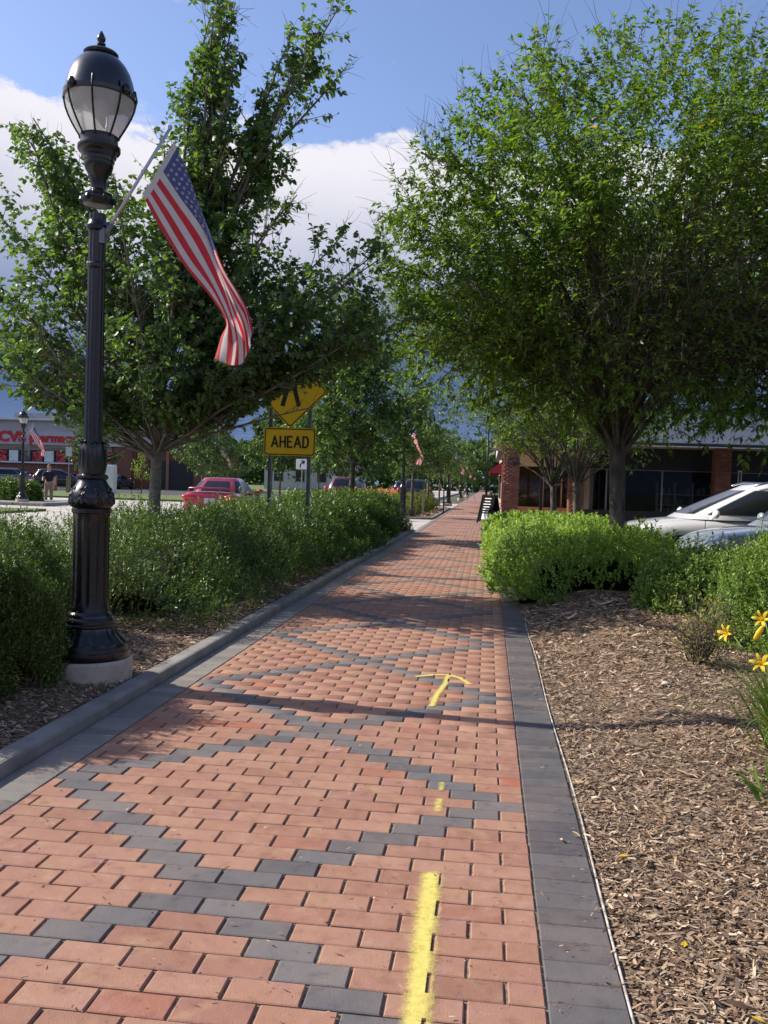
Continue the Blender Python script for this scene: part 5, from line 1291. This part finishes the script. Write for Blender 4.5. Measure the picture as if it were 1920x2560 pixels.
# dark shop windows to the right
MB().box((12.2, 37.6, 2.66), (16.6, .2, .95)).build('window_header', M_dark, ar)
MB().box((12.2, 37.6, .25), (16.6, .22, .46)).build('stall_riser', mat('dark_riser', (.05, .05, .05), .6), ar)
for x in (4.9, 7.15, 9.6, 12.3, 15.): MB().box((x, 37.6, 1.35), (.06, .08, 1.75)).build('window_bar', M_steel, ar)
MB().box((12.2, 37.55, 2.185), (16.6, .08, .05)).build('window_rail', M_steel, ar)
for (a, b) in ((4.93, 7.12), (7.18, 9.57), (9.63, 12.27), (12.33, 14.97)): MB().box(((a+b)/2, 37.6, 1.33), (b-a, .02, 1.70)).build('shop_glass', M_pane, ar)
MB().box((12.2, 42.5, 1.6), (16.6, .2, 3.2)).build('back_wall', mat('shop_back_wall', (.15, .14, .125), .9), ar)
for x in (4.3, 20.4): MB().box((x, 40.1, 1.6), (.15, 4.9, 3.2)).build('side_wall', mat('shop_back_wall', (.15, .14, .125), .9), ar)
MB().box((5.45, 37.46, 1.45), (.36, .02, .50)).build('notice', M_white, ar); MB().box((5.45, 37.445, 1.60), (.26, .02, .10)).build('notice_print', M_dark, ar)
MB().box((10.05, 36.9, 1.95), (.16, .02, .62)).build('hanging_notice', M_white, ar); MB().box((10.05, 36.88, 1.97), (.05, .02, .42)).build('notice_print', M_dark, ar)
def bookshelf(loc, label, nb, rows):
    t = thing('bookshelf', loc, label, 'bookshelf', 'shelves inside the shop window'); mw = mat('metal_shelf', (.62, .62, .60), .6)
    for x in np.linspace(-1.1, 1.1, 4): MB().box((x, 0, .85), (.05, .35, 1.7)).build('upright', mw, t)
    for i in range(rows): MB().box((0, 0, .28+i*.45), (2.2, .35, .035)).build('shelf', mw, t)
    g = random.Random(nb)
    for i in range(rows):
        x = -1.05
        while x < 1.02:
            w = g.uniform(.04, .10); h = g.uniform(.2, .33)
            if g.random() < .72 and min(abs(x+w/2-q) for q in np.linspace(-1.1, 1.1, 4)) > .06:
                MB().box((x+w/2, -.05, .30+i*.45+h/2), (w*.9, .22, h)).build('book', mat('book_cover_%d' % g.randrange(4), [(.45, .42, .36), (.25, .22, .2), (.12, .16, .22), (.35, .15, .1)][g.randrange(4)], .7), t)
            x += w
    return t
bookshelf((8.25, 38.7, .02), 'metal shelf of books behind the glass above the white SUV', 3, 3)
bookshelf((11.6, 39.2, .02), 'metal shelf of books behind the glass at the right edge', 8, 3)
bs = thing('blade_sign', (.34, 35.6, 2.75), 'orange and white blade sign on the arcade corner', 'sign')
MB().box((0, 0, .42), (.36, .08, .85)).build('panel', mat('orange_sign', (.65, .34, .16), .6, vary=.4, vscale=6, col2=(.7, .68, .62), hard=(.45, .55)), bs); MB().box((.1, 0, .9), (.25, .04, .04)).build('bracket', M_dark, bs)
# second building with a red awning, further along
b2 = thing('shop_with_awning', (.45, 72, 0), 'farther shopfront with a red awning over the path', 'building')
MB().box((4.6, 8, 2.1), (8, 18, 4.2)).build('wall', mat('pale_brick_wall', (.45, .40, .34), .85), b2)
for i in range(3): MB().box((.58, 2+i*4, 1.3), (.08, 2.2, 2.)).build('window', M_dark, b2)
mb = MB(); mb.add([(.6, -1, 3.3), (.6, 10, 3.3), (-.35, 10, 2.6), (-.35, -1, 2.6), (.6, -1, 2.4), (-.35, -1, 2.35), (-.35, 10, 2.35), (.6, 10, 2.4)], [(0, 1, 2, 3), (0, 3, 5, 4), (3, 2, 6, 5), (1, 7, 6, 2)]); mb.build('awning', mat('red_awning', (.42, .03, .05), .8), b2)
MB().box((4.6, 8, 4.35), (8.3, 18.3, .3)).build('roof', M_white, b2)

# A-frame board
M_board = mat('chalkboard_black', (.012, .012, .012), .95, spec=.1)
af = thing('sandwich_board', (.08, 31.6, .001), 'black sandwich board with white chalked lines standing on the path by the corner pier', 'sandwich board', None, rad(48))
for s_, nm in ((-1, 'front_panel'), (1, 'rear_panel')):
    M = Matrix.Rotation(rad(s_*-15), 3, 'Y'); c = Vector((s_*.165, 0, .52))
    pnl = MB().box(c, (.022, .58, .96), M=M).build(nm, M_board, af)
    fr = MB()
    for y in (-.29, .29): fr.box(c+M @ Vector((s_*0.004, y, -.02)), (.04, .045, 1.04), M=M)
    for z in (-.46, .46): fr.box(c+M @ Vector((s_*0.004, 0, z)), (.04, .58, .05), M=M)
    fr.build('board_frame', M_board, pnl)
    if s_ == -1:
        gg = random.Random(2)
        for i, (z, w) in enumerate(((.36, .30), (.25, .26), (.15, .34), (.05, .28), (-.04, .30), (-.13, .26))):
            MB().box(c+M @ Vector((-.0135, 0, z)), (.003, w, .030), M=M).build('chalk_line', M_white, pnl)
        MB().box(c+M @ Vector((-.0135, 0, -.30)), (.003, .25, .21), M=M).build('paper_notice', M_white, pnl)
for y in (-.2, 0, .2): MB().ell((0, y, 1.03), (.035, .05, .03), 8).build('clip', M_sblk, af)
a2 = thing('sandwich_board', (-1.35, 74, .0), 'small pale sandwich board far along the left side of the path', 'sandwich board')
for s_ in (-1, 1): MB().box((s_*.2, 0, .5), (.04, .6, 1.0), M=Matrix.Rotation(rad(s_*-18), 3, 'Y')).build('panel', mat('pale_blue_board', (.45, .52, .6), .7), a2)

# street-light mast with a long arm, far off
sm_ = thing('mast_light', (-.15, 90, 0), 'tall dark mast with a long street-light arm far down the path', 'street light')
MB().tube([(0, 0, -.3), (0, 0, 7.4)], [.13, .09], 10).build('mast', M_dark, sm_)
MB().tube([(0, 0, 6.9), (-1.2, 0, 7.3), (-4.4, 0, 8.6)], [.05, .045, .035], 8).tube([(0, 0, 6.2), (-1.6, 0, 7.0), (-3.2, 0, 8.0)], .025, 6).build('arm', M_steel, sm_)
MB().ell((-4.7, 0, 8.62), (.38, .16, .09), 10).build('lamp_head', M_white, sm_)
for i, z in enumerate((5.0, 5.4)):
    wr_ = MB().tube([(-30+q*3., 96+.0*q, z+.6+.012*(q-10)**2*.3) for q in range(21)], .012, 4).build('power_cable', M_dark); tag(wr_, 'upper thin cable crossing far down the street' if i else 'lower thin cable crossing far down the street', 'cable')
pp = thing('utility_pole', (-30., 96, 0), 'dark wooden pole carrying the far cables', 'pole'); MB().tube([(0, 0, -.3), (0, 0, 7.5)], .14, 10).build('post', M_wood, pp)
ns = thing('stake', (-2.55, 35.0, .05), 'pale wooden stake in the second bed', 'stake'); MB().box((0, 0, .5), (.09, .09, 1.1)).build('post', mat('pale_wood', (.5, .42, .28), .8), ns)
pk = thing('sign_pole', (-1.98, 40., .0), 'thin dark sign pole on the kerb before the third lamp', 'pole'); MB().tube([(0, 0, 0), (0, 0, 2.3)], .03, 8).build('post', M_dark, pk)

# ------------------------------------------------------------------ small plants
LILYL = leaf_mat('lily_blades', [(0., (.09, .15, .035)), (.6, (.16, .24, .05)), (1., (.26, .33, .10))], trans=.3)
PET = leaf_mat('lily_petals', [(0., (.75, .50, .02)), (1., (.85, .62, .05))], trans=.35, tint=(1.1, 1.05, .6), shade=.1)
def blades(t, n, L, W, seed, m, spread=1.):
    g = np.random.default_rng(seed); VV, FF = [], []; o = 0; K = 7
    for i in range(n):
        a = g.uniform(0, 2*math.pi); el = g.uniform(.7, 1.45); l = L*g.uniform(.55, 1.15); p = np.array([g.normal(0, .045), g.normal(0, .045), 0.])
        d = np.array([math.cos(a)*math.cos(el)*spread, math.sin(a)*math.cos(el)*spread, math.sin(el)]); s = np.array([-math.sin(a), math.cos(a), 0]); w = W*g.uniform(.6, 1.2); fall = g.uniform(1.5, 3.0)
        for k in range(K+1):
            u = k/K; ww = w*(.7+.3*u if u < .4 else (1-u)**.7*1.2); VV += [p-s*ww/2, p+s*ww/2]; p = p+d*l/K; d = unit(d+np.array([0, 0, -fall*u/K*1.5]))
        for k in range(K): FF.append((o+2*k, o+2*k+1, o+2*k+3, o+2*k+2))
        o += 2*(K+1)
    ob = mesh_np('blades', np.array(VV), np.array(FF), m, t, smooth=True); ob['kind'] = 'stuff'; return ob
def flower(t, c, d, size, seed):
    g = random.Random(seed); d = Vector(d).normalized(); q = d.to_track_quat('Z', 'Y').to_matrix(); mb = MB()
    for i in range(6):
        a = math.pi/3*i; R_ = Matrix.Rotation(a, 3, 'Z'); w = (.30 if i % 2 else .22)*size
        row = []
        for u, r, z, ww in ((0, .02, 0, .25), (.35, .14, .42, .8), (.7, .40, .72, 1.), (.9, .66, .78, .7), (1., .80, .72, .08)):
            for s_ in (-1, 0, 1): row.append(q @ (R_ @ Vector((r*size-(.04*size if s_ == 0 else 0), s_*ww*w/2, z*size)))+Vector(c))
        mb.add(row, [(k*3+j, k*3+j+1, k*3+j+4, k*3+j+3) for k in range(4) for j in range(2)], True)
    fo = mb.build('flower', PET, t)
    st = MB()
    for i in range(4): st.tube([Vector(c), Vector(c)+d*size*.8+Vector((g.uniform(-1, 1), g.uniform(-1, 1), 0))*size*.15], .0018, 4)
    st.build('stamen', PET, fo)
M_stem = mat('green_stem', (.12, .20, .05), .6)
lily = thing('daylily', (1.47, 4.38, .09), 'clump of yellow daylilies at the right edge of the mulch', 'flowering plant')
blades(lily, 260, .62, .017, 3, LILYL)
for i, (x, y, z, d, s_) in enumerate(((-.26, .1, .53, (-1, -.6, .25), .06), (-.10, .12, .60, (-.7, -1, .5), .06), (-.07, -.05, .53, (-.3, -1, .5), .06), (-.17, -.12, .42, (-.6, -1, .75), .065), (.03, 0, .62, (.5, -.8, .6), .085), (.05, -.15, .45, (.3, -1, .6), .085))):
    MB().tube([(0, 0, 0), (x*.4, y*.4, z*.6), (x-d[0]*.02, y-d[1]*.02, z-.01)], .0035, 5).build('flower_stem', M_stem, lily); flower(lily, (x, y, z), d, s_, i)
MB().ell((-.14, .06, .55), (.014, .014, .045), 8, Matrix.Rotation(.5, 3, 'Y')).build('bud', PET, lily)
wd = thing('weed', (1.26, 3.75, .05), 'small low weed with broad leaves at the right edge below the daylilies', 'plant')
blades(wd, 26, .20, .028, 8, leaf_mat('weed_leaves', [(0., (.08, .16, .03)), (1., (.20, .30, .06))]), 1.4)
bare = thing('shrub', (1.50, 6.25, .14), 'small half-bare shrub of brown twigs in the mulch before the clipped hedge', 'shrub')
g = np.random.default_rng(9); tb = Tubes(); LP, LD = [], []
for i in range(46):
    a = g.uniform(0, 2*math.pi); d = np.array([math.cos(a)*.5, math.sin(a)*.5, 1.])*g.uniform(.7, 1); P, _ = branch(g, (g.normal(0, .03), g.normal(0, .03), -.02), d, g.uniform(.30, .58), 5, .22, (0, 0, .3)); tb.add(P, np.linspace(.0055, .0016, 6), 4)
    for k in range(3):
        j = g.integers(2, 6); P2, _ = branch(g, P[j-1], unit(g.normal(0, 1, 3)+np.array([0, 0, .8])), g.uniform(.08, .2), 3, .2, (0, 0, 0)); tb.add(P2, np.linspace(.003, .001, 4), 3)
        for q in range(5): LP.append(P2[-1]+g.normal(0, .03, 3)); LD.append(g.normal(0, 1, 3))
tb.build('twigs', M_bark, bare)['kind'] = 'stuff'
leaves('foliage', np.array(LP), np.array(LD), g.normal(0, 1, (len(LP), 3)), .024, .015, leaf_mat('sparse_leaves', [(0., (.14, .09, .04)), (.4, (.30, .26, .08)), (1., (.20, .24, .07))]), bare, kind='stuff')
# fallen yellow petals and a few pale stones in the mulch
g = random.Random(6)
for i, (x, y, nm) in enumerate(((.52, 3.15, 0), (.60, 2.55, 0), (.70, 2.2, 0), (.47, 3.9, 0))):
    o = MB().add([(-.018, 0, 0), (0, -.009, .004), (.02, 0, .006), (0, .009, .004)], [(0, 1, 2, 3)]).build('fallen_petal', PET); o.location = (x, y, float(zR(np.array([x]), np.array([y]))[0])+.018); o.rotation_euler = (.1, .1, i*1.3)
    tag(o, ['yellow fallen petal on the mulch edge, beside the edging strip midway', 'yellow fallen petal near the edging, lower part of the mulch', 'yellow fallen petal at the bottom of the mulch', 'uppermost yellow fallen petal at the edging strip'][i], 'petal', 'fallen petals')
o = MB().ell((0, 0, 0), (.028, .02, .016), 10).build('stone', mat('pale_stone', (.6, .55, .48), .8)); o.location = (1.13, 5.55, float(zR(np.array([1.13]), np.array([5.55]))[0])+.02); tag(o, 'small pale stone lying on the mulch below the bare shrub', 'stone')
